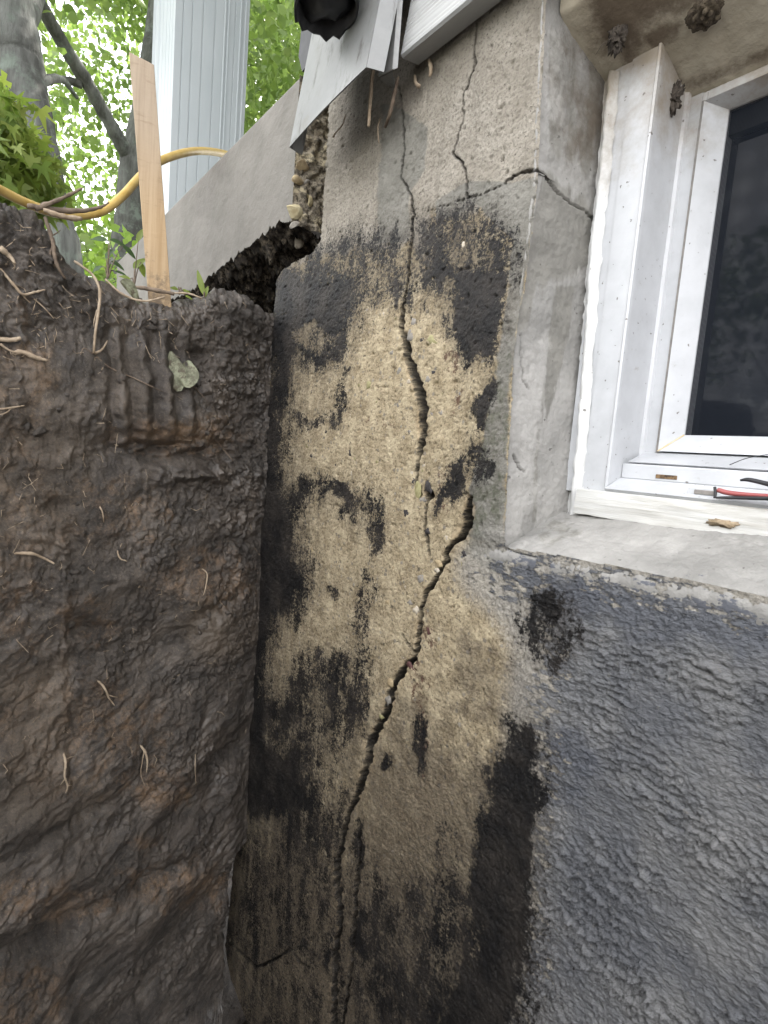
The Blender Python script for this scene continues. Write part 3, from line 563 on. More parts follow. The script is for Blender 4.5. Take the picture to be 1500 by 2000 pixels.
# sill
xs = np.concatenate([np.arange(-.52, -.12, .0022), np.linspace(-.11, WIN_R+.02, 60)]); n_ = len(xs)
zf = np.interp(xs, SFX, SFZ)
inner_px = [(1113, 1012), (1300, 1030), (1500, 1048)]
SI = np.array([on('y', .098, *p) for p in inner_px]); zi = np.interp(xs, SI[:, 0], SI[:, 2])
fr = np.stack([xs, np.full(n_, .004), zf-.030+.004*fbm(xs*40, xs*0, 3, 90)], -1)
ar = np.stack([xs, np.full(n_, -.006), zf+.002*fbm(xs*30, xs*0, 3, 91)], -1); ii = np.stack([xs, np.full(n_, .112), zi+.007], -1)
PS = lapped(fr, ar, ii, 90, .022); pxs, pys = project(PS)
ds = .0022*fbm(PS[..., 0]*18, PS[..., 1]*30, 4, 92)+.0009*fbm(PS[..., 0]*110, PS[..., 1]*140, 3, 93); PS[:, 1:, 2] += ds[:, 1:]; PS[:, 1:6, 1] -= ds[:, 1:6]
lo = np.exp(-((PS[..., 0]-(-.36))**2+(PS[..., 1]-.13)**2)/.0009); PS[..., 2] += .010*lo
sill = link('window_reveal_sill', grid_mesh('window_reveal_sill', PS, dict(grey=sample(field([(poly_sd([(1040, 1030), (1110, 1010), (1140, 1040), (1060, 1070)]), 16, .3)]), pxs, pys)-.15, pale=np.full(pxs.shape, -.15), soot_shade=zero[:1, :1]*1.0, coat=sample(COATF, pxs, pys)-.1, dirt_shade=zero[:1, :1]*0.0), flip=True), M['plaster'], wall)

# ================================================================== window
YC, YF, YS, YG = .115, .185, .181, .207      # casing face, frame face, sash face, screen
def X(px, py, y): return on('y', y, px, py)[0]
def Z(px, py, y): return on('y', y, px, py)[2]
xc0 = X(1118, 930, YC)-.01; xc1 = X(1193, 900, YC); xf1 = X(1287, 860, YF); xs1 = X(1337, 848, YG)
z_sb0, z_sb1 = Z(1300, 1030, .098), Z(1300, 968, .098)       # sill board
z_lg = Z(1300, 941, .115); z_gf = Z(1300, 906, .140); z_fr = Z(1300, 884, YF); z_sr = Z(1345, 850, YG)
z_top_f = Z(1375, 178, YF); z_top_s = Z(1368, 203, YF); z_glt = Z(1412, 219, YG)
print('win', xc0, xc1, xf1, xs1, 'z', z_sb0, z_sb1, z_lg, z_gf, z_fr, z_sr, z_top_f, z_top_s, z_glt)
ZL = z_top_f+.002
ZC = float(on('y', YC, 1286, 92)[2]); print('ceiling at casing', ZC)
kc = (ZC-ZL)/(YC-YF)
def zceil(y): return ZL+kc*(y-YF)
win = empty('window', 'white basement window with dark insect screen set in the stained wall opening', 'window', (0, YF, z_sb0))
def wpart(name, me, mat, par=None):
    o = link(name, me, mat, par or win)
    if par is None: me.transform(Matrix.Translation((0, -YF, -z_sb0)))
    else: me.transform(Matrix.Translation((0, -YF, -z_sb0)))
    return o
XR = WIN_R
# stepped casing profile (front face, small ridge, return) extruded in z
def profile_part(name, prof, z0, z1, mat, wob=0.0):
    zs = np.arange(z0, z1+.004, .004); P = np.zeros((len(zs), len(prof), 3))
    for i, (x, y) in enumerate(prof): P[:, i, 0] = x; P[:, i, 1] = y
    P[..., 2] = zs[:, None]
    if wob: P[..., 0] += wob*fbm(P[..., 2]*22, P[..., 0]*30, 3, 5); P[..., 1] -= wob*fbm(P[..., 2]*35, P[..., 0]*60, 3, 9)
    return wpart(name, grid_mesh(name, P, smooth=False), mat)
profile_part('casing', [(xc0, YC+.03), (xc0, YC), (xc0+(xc1-xc0)*.42, YC), (xc0+(xc1-xc0)*.43, YC-.0015), (xc1-.004, YC-.0015), (xc1-.002, YC-.004), (xc1+.001, YC-.003), (xc1+.002, YC+.002), (xc1+.006, YF-.006), (xc1+.010, YF-.004), (xc1+.012, YF)], z_sb1-.008, ZC+.02, M['vinyl'])
# caulk bead, irregular, along the plaster
zc_ = np.arange(z_sb0-.01, ZC-.001, .004); xcb = np.interp(zc_, IZ, IX)
PC = np.stack([np.stack([xcb+.004+.014*k+.0025*fbm(zc_*45, zc_*0+k, 3, 21)-.002, np.full(len(zc_), Y_IN-.004-.008*math.sin(math.pi*min(k*1.1, 1)))-.0016*fbm(zc_*60, zc_*0+k*2, 3, 22), zc_], -1) for k in np.linspace(-.6, 1.3, 7)], 1)
wpart('caulk_bead', grid_mesh('caulk_bead', PC), M['caulk'])
wpart('frame_stile', box_mesh('frame_stile', xc1+.010, xf1-.0015, YF, YF+.05, z_fr-.012, z_top_f, .002), M['vinyl'])
wpart('frame_head', box_mesh('frame_head', xf1-.001, XR, YF+.001, YF+.05, z_top_s+.002, z_top_f-.0005, .002), M['vinyl'])
wpart('frame_bead', box_mesh('frame_bead', xc1+.028, xc1+.034, YF-.0015, YF+.01, z_fr, z_top_f-.003, .001), M['vinyl'])
# bottom members step outward
wpart('frame_rail', prism_mesh('frame_rail', [(xc1+.011, .141, z_gf), (xc1+.011, YF+.002, z_fr), (xc1+.011, YF+.05, z_fr), (xc1+.011, YF+.05, z_gf-.002), (xc1+.011, .145, z_gf-.002)], (XR-xc1, 0, 0)), M['vinyl'])
apron = wpart('frame_apron', box_mesh('frame_apron', xc1+.004, XR, .140, .19, z_lg, z_gf-.0025, .0015), M['vinyl'])
wpart('ledge', prism_mesh('ledge', [(xc1+.003, .102, z_sb1+.001), (xc1+.003, .1395, z_lg), (xc1+.003, .2, z_lg-.0005), (xc1+.003, .2, z_sb1-.004), (xc1+.003, .107, z_sb1-.004)], (XR-xc1-.003, 0, 0)), M['vinyl'])
# wooden sill board: real uneven grid
xb = np.arange(X(1122, 985, .098), -.1, .003); xb = np.concatenate([xb, np.linspace(-.09, XR, 40)])
prof = [(.18, 0), (.0995, 0), (.098, .02), (.098, .25), (.0975, .5), (.098, .75), (.099, .95), (.102, 1.0), (.18, 1.0)]
PB = np.stack([np.stack([xb, np.full(len(xb), y)-.0012*fbm(xb*14, xb*0+f*9, 3, 33)*(y < .11), z_sb0+(z_sb1-.003-z_sb0)*f+.0015*fbm(xb*25, xb*0+f*4, 3, 34)*(f < .1)], -1) for y, f in prof], 1)
wpart('sill_board', grid_mesh('sill_board', PB, smooth=False, flip=True), M['board'])
# sash: mitred stile and rails sloping in to the screen
def bar(name, a0, a1, b0, b1, mat):
    """outer edge a0-a1 on the sash face, inner edge b0-b1 on the screen plane"""
    V = [a0, a1, b1, b0]; V2 = [(x, y+.03, z) for x, y, z in V]
    return wpart(name, raw_mesh(name, V+V2, [(0, 1, 2, 3), (7, 6, 5, 4), (0, 4, 5, 1), (1, 5, 6, 2), (2, 6, 7, 3), (3, 7, 4, 0)]), mat)
xo = xf1+.0022; zo0, zo1 = z_fr+.0015, z_top_s-.0005
bar('sash_stile', (xo, YS, zo0), (xo, YS, zo1), (xs1, YG, z_sr), (xs1, YG, z_glt), M['vinyl'])
bar('sash_rail', (xo+.0006, YS, zo0), (XR, YS, zo0), (xs1+.0006, YG, z_sr), (XR, YG, z_sr), M['vinyl'])
bar('sash_rail', (xo, YS, zo1), (XR, YS, zo1), (xs1, YG, z_glt), (XR, YG, z_glt), M['vinyl'])
wpart('gasket', box_mesh('gasket', xf1-.0012, xf1+.0020, YS+.001, YF+.03, zo0-.002, z_top_s+.001), M['seal'])
wpart('sealant_line', tube_mesh('sealant_line', [(xo, YS-.0005, zo0), ((xo+xs1)/2, (YS+YG)/2-.0007, (zo0+z_sr)/2), (xs1, YG-.0006, z_sr)], .0011, 6), M['yellowed'])
wpart('screen_mesh', raw_mesh('screen_mesh', [(xs1-.002, YG+.003, z_sr-.002), (XR, YG+.003, z_sr-.002), (XR, YG+.003, z_glt+.002), (xs1-.002, YG+.003, z_glt+.002)], [(0, 1, 2, 3)]), M['screen'])
wpart('glass_pane', box_mesh('glass_pane', xs1-.01, XR, YG+.022, YG+.026, z_sr-.01, z_glt+.01), M['glass'])
wpart('check_rail', box_mesh('check_rail', xs1-.01, XR, YG+.008, YG+.020, z_glt-.030, z_glt+.01, .001), M['rubber'])
def slot(px0, px1, py, yy, h, name, mat):
    a, b_ = on('y', yy, px0, py), on('y', yy, px1, py)
    me = box_mesh(name, a[0], b_[0], yy-.0012, yy+.004, a[2]-h/2, a[2]+h/2, .0008); return wpart(name, me, mat)
slot(1281, 1323, 930, .140, .0055, 'weep_slot', M['rustslot'])
slot(1344, 1400, 958, .112, .009, 'drain_cover', M['vinyl']); slot(1356, 1397, 960, .1105, .0055, 'drain_opening', M['seal'])

# reveal ceiling, step and outer ceiling
yA = None
r = ray(1215, 52); yA = float(CAM[1]+r[1]*((ZL-CAM[2])/r[2])); print('yA', yA, 'ZL', ZL)
yA = .028; 
xg = np.concatenate([np.arange(-.50, -.05, .004), np.linspace(-.04, WIN_R+.02, 40)])
yg = np.concatenate([np.arange(.26, yA, -.004), [yA]]); n1 = len(yg)
ZA = zceil(yA)
prof = [(y, zceil(y)) for y in yg]+[(yA-.003, ZA+.004), (yA-.003, ZA+.02), (yA-.004, ZA+.038)]+[(y, ZA+.040) for y in np.arange(yA-.01, .002, -.006)]
PL = np.zeros((len(xg), len(prof), 3))
for i, (y, z) in enumerate(prof): PL[:, i, 1] = y; PL[:, i, 2] = z
PL[..., 0] = xg[:, None]; PL[..., 2] += .0012*fbm(PL[..., 0]*25, PL[..., 1]*25, 4, 120); PL[..., 1] += .002*fbm(PL[..., 0]*30, PL[..., 2]*0, 3, 121)
pxl, pyl = project(PL)
SO2 = field([(poly_sd([(1080, -300), (1700, -300), (1420, -10), (1330, 20), (1260, 60), (1240, 120), (1170, 110)]), 40, 1), (poly_sd([(1255, 70), (1300, 45), (1335, 40), (1325, 80), (1280, 100)]), 12, .5), (ell_sd(1318, 170, 18, 40), 14, .7), (poly_sd([(1320, 165), (1520, 85), (1520, 105), (1330, 185)]), 12, .3)])  # brown stain patches, plus recess shade painted in above the step
soff = link('window_reveal_ceiling', grid_mesh('window_reveal_ceiling', PL, dict(soot_shade=sample(SO2, pxl, pyl)), flip=True), M['soffit'], wall)
# dark room behind the window and its right side
bm = box_mesh('room', -1.0, 1.4, .30, 2.4, -1.5, 1.2)
room = tag(link('basement_room', bm, M['room']), 'dark basement interior seen dimly behind the insect screen', 'room'); room['kind'] = 'structure'
room.data.flip_normals()
link('window_reveal_side', box_mesh('window_reveal_side', WIN_R, WIN_R+.02, .0, .29, z_sb0-.05, ZL+.05), M['plaster'], wall)
# wooden blocking between frame and reveal
link('frame_blocking', box_mesh('frame_blocking', -.62, xc0+.004, .155, .30, z_sb0-.12, ZL+.3), M['room'], wall)
link('frame_blocking', box_mesh('frame_blocking', xc0-.01, WIN_R, .150, .30, z_sb0-.25, z_sb0+.01), M['room'], wall)

# wasp nest on the ceiling of the reveal
def blob_mesh(name, c, r3, seed, sub=3, amp=.25, fr=3.0):
    bm = bmesh.new(); bmesh.ops.create_icosphere(bm, subdivisions=sub, radius=1)
    for v in bm.verts:
        k = 1+amp*float(pn(np.array([v.co.x*fr+seed]), np.array([v.co.y*fr+v.co.z*fr*1.7]), seed)[0]); v.co = Vector((v.co.x*r3[0]*k+c[0], v.co.y*r3[1]*k+c[1], v.co.z*r3[2]*k+c[2]))
    me = bpy.data.meshes.new(name); bm.to_mesh(me); bm.free(); me.polygons.foreach_set('use_smooth', np.full(len(me.polygons), True, bool)); return me
yn_ = .08
for _ in range(12):
    nc = on('z', zceil(yn_), 1377, 30); yn_ = .5*yn_+.5*float(np.clip(nc[1], 0, .18))
print('nest', nc)
bpt = on('y', .0972, 1412, 1022); wpart('bare_patch', blob_mesh('bare_patch', tuple(bpt), (.015, .0012, .0042), 5, 3, .9, 3.0), noisy('bare_wood', (.22, .165, .10), (.34, .27, .185), 200, .9))
nest = empty('wasp_nest', 'round brown mud wasp nest stuck under the top of the window opening', 'nest', tuple(nc))
link('nest_body', blob_mesh('nest_body', (0, 0, 0), (.019, .021, .009), 4, 4, .35, 2.5), M['nest'], nest)
for k in range(11):
    a, q = k*2.4, .0048*math.sqrt(k+.3)
    link('nest_cell', blob_mesh('nest_cell', (q*math.cos(a), q*math.sin(a), -.0075+q*.12), (.0034, .0034, .0042), k+9, 2, .2), M['nest'], nest)
for nm_, px_, py_, ax, val, sz, lab in (('web_clump', 1206, 70, 'y', .075, .012, 'dark dusty cobweb clump in the upper corner of the window opening'), ('web_clump', 1314, 192, 'y', .150, .011, 'dark cobweb and dust clump at the top corner of the white window frame')):
    p = on(ax, val, px_, py_); V = []; Fc = []
    wbo = empty(nm_, lab, 'cobweb', tuple(p))
    link('dust_ball', blob_mesh('dust_ball', (0, 0, 0), (sz*.9, sz*.4, sz*1.5), int(px_), 4, .9, 3.5), M['web'], wbo)
    for k in range(4):
        e = rng.normal(size=3)*sz*.9; link('web_strand', tube_mesh('web_strand', [(0, 0, 0), e*.5+rng.normal(size=3)*sz*.3, e], [.0008, .0004, .0002], 5, 4), M['web'], wbo)
# screwdriver with red and black handle lying on the ledge
tl = empty('hand_tool', 'red and black handled hand tool lying on the ledge of the window', 'tool', tuple(on('y', .100, 1400, 962)))
def tloc(px, py, y): return on('y', y, px, py)-np.array(tl.location)
link('handle', tube_mesh('handle', [tloc(1402, 957, 0.100), tloc(1425, 963, 0.099), tloc(1470, 967, 0.096), tloc(1520, 970, 0.093), tloc(1570, 973, 0.091)], [.0028, .0030, .0026, .0026, .003], 12), M['red'], tl)
link('grip', tube_mesh('grip', [tloc(1398, 972, 0.098), tloc(1420, 972, 0.097), tloc(1470, 973, 0.094), tloc(1520, 974, 0.091), tloc(1570, 976, 0.089)], [.0012, .0018, .0022, .0025, .003], 10), M['rubber'], tl)
link('collar', tube_mesh('collar', [tloc(1396, 951, 0.100), tloc(1397, 962, 0.099), tloc(1396, 973, 0.098)], [.0016, .0018, .0016], 8), M['rubber'], tl)
link('lever', tube_mesh('lever', [tloc(1446, 938, 0.103), tloc(1462, 937, 0.103), tloc(1490, 943, 0.100), tloc(1520, 951, 0.096), tloc(1560, 965, 0.092)], [.0012, .0024, .0026, .003, .004], 10), M['rubber'], tl)
tag(link('hair_wire', tube_mesh('hair_wire', [on('y', .137, 1425, 908), on('y', .150, 1455, 896), on('y', .163, 1490, 889), on('y', .168, 1540, 884)], .0005, 6), M['rubber']), 'thin dark wire lying across the white bottom rail of the window', 'wire')

# ================================================================== pebbles in the wall
pts = [(807, 629, 6, 9, 'grey'), (802, 655, 8, 11, 'grey'), (841, 665, 11, 9, 'olive'), (835, 742, 6, 7, 'grey'), (860, 806, 6, 5, 'grey'), (841, 809, 7, 5, 'grey'), (816, 960, 8, 15, 'olive'), (825, 976, 9, 6, 'grey'), (793, 1001, 6, 7, 'dark'), (835, 1037, 7, 7, 'dark'), (871, 1049, 6, 6, 'white'), (855, 1100, 10, 7, 'tan'), (852, 1114, 6, 5, 'white'), (905, 1080, 5, 6, 'dark'), (807, 941, 5, 6, 'dark'), (837, 950, 7, 13, 'dark'), (787, 854, 6, 6, 'grey'), (764, 689, 5, 5, 'grey'), (748, 614, 5, 5, 'white'), (751, 642, 4, 6, 'dark'), (822, 1131, 9, 10, 'grey'), (799, 1176, 6, 6, 'grey'), (756, 1176, 6, 6, 'tan'), (811, 1192, 7, 8, 'white'), (838, 1233, 6, 10, 'maroon'), (780, 725, 6, 6, 'grey'), (782, 742, 6, 7, 'grey'), (797, 745, 5, 5, 'white'), (846, 727, 5, 4, 'dark'), (720, 752, 7, 9, 'olive'), (716, 770, 4, 5, 'dark'), (683, 885, 4, 6, 'dark'), (779, 790, 6, 5, 'grey'), (792, 1345, 5, 5, 'grey'), (762, 1335, 8, 7, 'tan'), (800, 1300, 8, 7, 'maroon'), (757, 1368, 7, 9, 'grey'), (744, 1400, 6, 5, 'olive'), (950, 868, 8, 11, 'dark'), (944, 740, 4, 6, 'dark'), (998, 1285, 5, 4, 'dark'), (996, 1310, 8, 3, 'dark'), (880, 1211, 5, 4, 'dark'), (856, 1020, 5, 5, 'grey'), (904, 478, 4, 5, 'white'), (1078, 1126, 4, 3, 'dark')]
PEB = [blob_mesh('pebble', (0, 0, 0), (1, .7, 1), s_, 2, .8, 1.5) for s_ in range(5)]
def put_pebble(px, py, a, bb, kind, parent, plane=('y', 0.0), depth=.35):
    p = on(*plane, px, py); dist = -((p-CAM) @ R_WC)[2]; me = PEB[random.randrange(5)]
    key = (me.name, kind); 
    if key not in PCACHE:
        m2 = me.copy(); m2.materials.clear(); m2.materials.append(M[kind]); PCACHE[key] = m2
    o = link('pebble', PCACHE[key], None, parent); k = dist/F_PX
    o.location = (p[0], p[1]+.0012, p[2]); o.scale = (a*k*1.25, min(a, bb)*k*.55, bb*k); o.rotation_euler = (0, random.uniform(-.5, .5), 0); return o
PCACHE = {}
for x_, y_, a, bb, kd in pts: put_pebble(x_, y_, a, bb, 'pebble_'+kd, wall)
cnt = 0
while cnt < 150:
    x_, y_ = random.uniform(575, 960), random.uniform(570, 1330)
    if crack_eval(np.array([x_]), np.array([y_]))[0][0] < 7 or sample(TAR, np.array([x_]), np.array([y_]))[0] > -.45 or (y_ > 1000 and x_ < 720 and random.random() < .6): continue
    a = random.uniform(2.2, 5.2); put_pebble(x_, y_, a, a*random.uniform(.7, 1.3), random.choice(['pebble_grey', 'pebble_grey', 'pebble_grey', 'pebble_tan', 'pebble_white', 'pebble_olive', 'pebble_dark']), wall); cnt += 1
for o in [x for x in wall.children if x.name.startswith('pebble')][len(pts):]: o.location.y += .0006

# ================================================================== soil bank at the end of the trench
crest_px = [(-320, 330), (-120, 365), (0, 392), (40, 402), (80, 420), (115, 470), (150, 512), (200, 545), (250, 572), (320, 590), (380, 583), (430, 566), (470, 572), (510, 596), (540, 606), (580, 620)]
def xface(y): return -1.232+.26*np.clip(-y, 0, 2)+.10*np.clip(-y-.55, 0, 1)
cy, cz = [], []
for p in crest_px:
    x0 = -1.2
    for _ in range(6): q = on('x', x0, *p); x0 = float(xface(q[1]))
    cy.append(q[1]); cz.append(q[2])
cy, cz = np.array(cy), np.array(cz); o_ = np.argsort(cy); cy, cz = cy[o_], cz[o_]; print('crest', np.round(cy, 2), np.round(cz, 2))
def zcrest(y): return np.interp(y, cy, cz)
yy = np.concatenate([np.linspace(.35, .05, 24), np.arange(.046, -.66, -.0021), np.linspace(-.67, -1.35, 60)])
ncol = len(yy); zc0 = zcrest(yy)
fz = np.concatenate([np.linspace(0, .25, 24, endpoint=False), np.linspace(.25, 1, 780)]); 
Zs = -2.05+(zc0[None, :]+2.05)*fz[:, None]; Ys = np.repeat(yy[None, :], len(fz), 0); Xs = xface(Ys)
# rounded over at the crest
tt = np.clip((Zs-(zc0[None, :]-.05))/.05, 0, 1); Xs = Xs-.035*tt**2.2
pxs_, pys_ = project(np.stack([Xs, Ys, Zs], -1))
big = .028*fbm(Ys*3.2, Zs*3.2, 3, 200)+.016*np.clip(fbm(Ys*8, Zs*10, 3, 201, .5), -.15, .28)
cl = np.abs(fbm(Ys*26, Zs*26, 4, 203)); rg = sstep(360, 470, pxs_)*sstep(1350, 900, pys_)+sstep(640, 560, pys_)*.8+sstep(120, 40, pxs_)*sstep(900, 600, pys_)*.7+.12
clods = .017*(cl-.25)*np.clip(rg, .12, 1.1)
ca, sa = math.cos(R(33)), math.sin(R(33)); u_, v_ = Ys*ca+Zs*sa, -Ys*sa+Zs*ca
v_ = v_+.02*fbm(Ys*6, Zs*6, 3, 207)
strata = .016*(ridged(u_*1.4, v_*5.2, 2, 205)-1.1)*sstep(1080, 1330, pys_)+.0022*fbm(u_*14, v_*80, 4, 206)*sstep(1100, 1400, pys_)
tooth = sstep(610, 690, pys_)*sstep(900, 840, pys_)*sstep(190, 225, pxs_)*sstep(400, 370, pxs_)
groove = tooth*.010*np.cos((pxs_-215-.03*pys_+6*pn(pys_/90, pxs_/200, 3))/23*2*np.pi/1.9)
g = lambda cx, cy_, rx, ry: np.exp(-((pxs_-cx)/rx)**2-((pys_-cy_)/ry)**2)
gt = lambda cx, cy_, rx, ry: np.exp(-(((pxs_-cx)*.86-(pys_-cy_)*.5+6*pn(pxs_/20, pys_/20, 91))/rx)**2-(((pxs_-cx)*.5+(pys_-cy_)*.86+5*pn(pxs_/16, pys_/16, 92))/ry)**2)
marks = -.030*g(340, 878, 110, 24)*(1+.8*pn(pxs_/28, pys_/16, 4))+.022*g(390, 925, 100, 20)*(1+pn(pxs_/25, pys_/18, 5))-.03*g(390, 690, 22, 10)-.022*g(175, 1240, 24, 18)-.022*gt(430, 1180, 60, 14)+.014*g(240, 1130, 34, 16)-.022*g(110, 990, 30, 16)-.030*gt(430, 1490, 60, 16)-.022*gt(320, 1700, 90, 16)-.040*gt(90, 1830, 130, 16)+.016*gt(60, 1760, 110, 34)-.020*gt(150, 1600, 80, 10)
seam = .012*sstep(142, 124, pxs_+14*fbm(pys_/110, pys_*0, 4, 9))*sstep(950, 1150, pys_)*sstep(1620, 1480, pys_)+.010*sstep(275, 255, pxs_+16*fbm(pys_/90, pys_*0, 4, 4))*sstep(1500, 1640, pys_)
fine = .0030*fbm(Ys*70, Zs*50, 5, 210, .65)*(.35+1.3*sstep(-.3, .4, fbm(Ys*6, Zs*6, 3, 216)))+.0016*fbm(Ys*55, Zs*5, 3, 217)*sstep(1150, 900, pys_)+.0035*np.clip(np.abs(pn(Ys*110, Zs*110, 215)), 0, .5)*rg
smoothz = 1-.6*tooth
disp = big+clods*smoothz+strata+groove+marks+seam+fine*smoothz
pocket = sstep(.0, -.02, -(Ys+.05))*sstep(-1.05, -1.18, Zs); disp = disp-.5*pocket*sstep(-.07, -.03, Ys)
nearw = sstep(-.06, .01, Ys); disp = disp*(1-.45*nearw)-.012*nearw
Xs = Xs+disp*(1-.5*tt); Zs2 = Zs+disp*.45*tt
face = np.stack([Xs, Ys+.006*fbm(Ys*30, Zs*30, 3, 220), Zs2], -1)
back = []
for k, dx in enumerate([.01, .03, .06, .1, .16, .25, .4, .6, .9]):
    bx = xface(yy)-.035-dx; back.append(np.stack([bx, yy, zc0-.01*k*.6+.010*fbm(bx*20, yy*20, 3, 230)], -1))
PSO = np.concatenate([face, np.stack(back, 0)], 0)
pxa, pya = project(PSO)
OR = field([(ell_sd(345, 850, 115, 36), 40, .5), (ell_sd(150, 1440, 170, 120), 90, .15), (ell_sd(400, 1130, 90, 60), 50, .3), (ell_sd(20, 950, 70, 260), 90, .1), (ell_sd(60, 720, 50, 60), 40, .2), (ell_sd(320, 1540, 60, 40), 30, .4), (ell_sd(280, 1645, 30, 12), 24, .4), (ell_sd(360, 1730, 110, 45), 60, .5), (ell_sd(90, 1760, 150, 40), 40, .25), (ell_sd(170, 1210, 60, 40), 40, .1), (ell_sd(200, 1000, 120, 60), 60, .0), (ell_sd(40, 1950, 90, 60), 60, .2)])
LT = field([(poly_sd([(0, 1330), (135, 1270), (140, 1560), (0, 1640)]), 60, .5), (ell_sd(60, 900, 110, 200), 90, .1), (ell_sd(430, 1230, 80, 60), 60, .3), (ell_sd(240, 760, 50, 60), 50, .0), (ell_sd(90, 1560, 120, 50), 50, .2)])
WT = field([(poly_sd([(420, 620), (540, 620), (500, 1100), (460, 1650), (380, 1600), (420, 1250), (400, 1000)]), 70, .9), (ell_sd(370, 1640, 70, 50), 40, .7), (ell_sd(230, 600, 200, 60), 60, .1)])
soil = link('soil_bank', grid_mesh('soil_bank', PSO, dict(orange=sample(OR, pxa, pya), light=sample(LT, pxa, pya), wet=sample(WT, pxa, pya)), flip=False), M['soil'])
tag(soil, 'cut face of dark damp soil at the end of the trench', kind='structure')
# trench floor, opposite bank, wider ground
def terrain(name, x0, x1, y0, y1, zf, step, mat, kind, label, seed):
    gx = np.linspace(x0, x1, int((x1-x0)/step)+2); gy = np.linspace(y0, y1, int((y1-y0)/step)+2); A, Bm = np.meshgrid(gx, gy, indexing='ij'); z = zf(A, Bm)
    o = link(name, grid_mesh(name, np.stack([A, Bm, z], -1), dict(orange=np.float32(-.5), light=np.float32(-.3), wet=np.float32(-.3))), mat); return tag(o, label, kind=kind)
terrain('trench_floor', -1.6, 3.2, -1.6, .3, lambda A, Bm: -1.5+.03*fbm(A*5, Bm*5, 4, 300)+.5*sstep(1.2, 2.6, A)-.5*sstep(-.98, -1.12, A)*sstep(-.22, -.10, Bm), .03, M['soil'], 'structure', 'bare muddy floor of the trench', 1)
gx_ = np.arange(-1.35, 3.3, .03)
fz_ = np.linspace(0, 1, 60); A2, T2 = np.meshgrid(gx_, fz_, indexing='ij'); OB = np.stack([A2, -1.30-.75*T2+.05*fbm(A2*4, T2*6, 4, 310), -1.55+1.8*T2+.02*fbm(A2*9, T2*9, 3, 311)], -1)
tag(link('soil_bank', grid_mesh('soil_bank', OB, dict(orange=np.float32(-.2), light=np.float32(-.2), wet=np.float32(-.3))), M['soil']), 'opposite soil side of the trench behind the camera', kind='structure')
gr1 = terrain('ground', -60, -2.0, -60, 60, lambda A, Bm: .30-.06*np.clip(-A-2.0, 0, 6)+.06*fbm(A*.5, Bm*.5, 3, 320), 1.5, M['grass'], 'structure', 'ground under the trees beyond the trench', 2)
terrain('ground', -2.2, 60, -60, -2.0, lambda A, Bm: .22+.03*fbm(A*.5, Bm*.5, 3, 321), 1.5, M['grass'], 'structure', 'ground on the far side of the trench', 3)

# ---- helper: a point on the soil face seen at a photo position
def soil_pt(px, py, lift=.006):
    x0 = -1.15
    for _ in range(6): q = on('x', x0, px, py); x0 = float(xface(q[1]))
    i = np.argmin((pxa[:len(fz)]-px)**2+(pya[:len(fz)]-py)**2); v = PSO.reshape(-1, 3)[i]
    q = on('x', float(v[0])+lift, px, py); return q
def root(pts_, w, label, mat='root', lifts=None, forks=()):
    P = [soil_pt(x, y, (lifts[i] if lifts else (-.004 if i == 0 else .007))) for i, (x, y) in enumerate(pts_)]
    k = .66*1.15/F_PX/2; r_ = [wi*k for wi in (w if isinstance(w, (list, tuple)) else np.linspace(w, w*.45, len(P)))]
    o = link('root', tube_mesh('root', P, r_, 8, 6, .10), M[mat]); tag(o, label, 'root', 'roots sticking out of the cut soil')
    for f, wf in forks:
        Q = [soil_pt(x, y, .009) for x, y in f]; link('rootlet', tube_mesh('rootlet', Q, [wi*k for wi in np.linspace(wf, wf*.4, len(Q))], 7, 5, .1), M[mat], o)
    return o
root([(145, 510), (176, 532), (190, 552), (195, 575), (192, 610), (186, 650), (183, 690)], [6, 6, 7, 7, 7, 6, 6], 'long pale root hanging straight down below the wooden stake', lifts=[.012, .03, .04, .04, .035, .03, .012], forks=[([(185, 690), (200, 682), (210, 665)], 7), ([(190, 605), (184, 625), (183, 640)], 4)])
root([(183, 692), (215, 718), (260, 738), (290, 752), (318, 765)], [5, 4, 4, 3, 2], 'thin brown rootlet running right from the foot of the long hanging root', 'rootdark', forks=[([(183, 692), (165, 680), (158, 690)], 4)])
root([(-20, 660), (20, 664), (40, 660)], [12, 11, 8], 'upper of the two thick pale root stubs at the left edge')
root([(22, 690), (45, 688), (70, 698), (92, 704)], [9, 12, 11, 6], 'lower and longer thick pale root stub at the left edge', forks=[([(0, 672), (20, 685), (45, 690)], 6)])
root([(-10, 800), (10, 798), (30, 795), (48, 792)], [5, 5, 4, 2], 'forked pale rootlet at the left edge below the thick stubs', forks=[([(22, 797), (12, 806), (-5, 811)], 4)])
root([(24, 1081), (60, 1081), (85, 1090), (106, 1101)], [7, 8, 7, 5], 'pale nearly level root low on the left of the soil face')
root([(188, 1325), (205, 1345), (212, 1362), (224, 1378)], [7, 6, 5, 3], 'short forked brown root in the middle of the lower soil face', forks=[([(208, 1356), (220, 1360), (230, 1362)], 4)])
root([(123, 1468), (128, 1490), (126, 1515), (132, 1535), (128, 1549)], [7, 6, 5, 4, 2], 'pale branching root on the lower left of the soil face', forks=[([(126, 1522), (118, 1533)], 3), ([(132, 1535), (140, 1534)], 3)])
root([(272, 1452), (284, 1470), (288, 1490), (286, 1508)], [7, 7, 6, 3], 'stubby tan root right of the pale branching root', forks=[([(281, 1470), (275, 1510), (283, 1535)], 3)])
root([(382, 1466), (381, 1500), (383, 1535)], [3, 3, 2], 'hair thin rootlet low on the soil near the wall')
root([(390, 1108), (404, 1120), (402, 1145), (397, 1163)], [3, 4, 4, 2], 'thin pale rootlet in the orange soil near the wall')
root([(192, 985), (200, 1000), (203, 1020)], [4, 4, 2], 'small curved rootlet in the middle of the soil face')
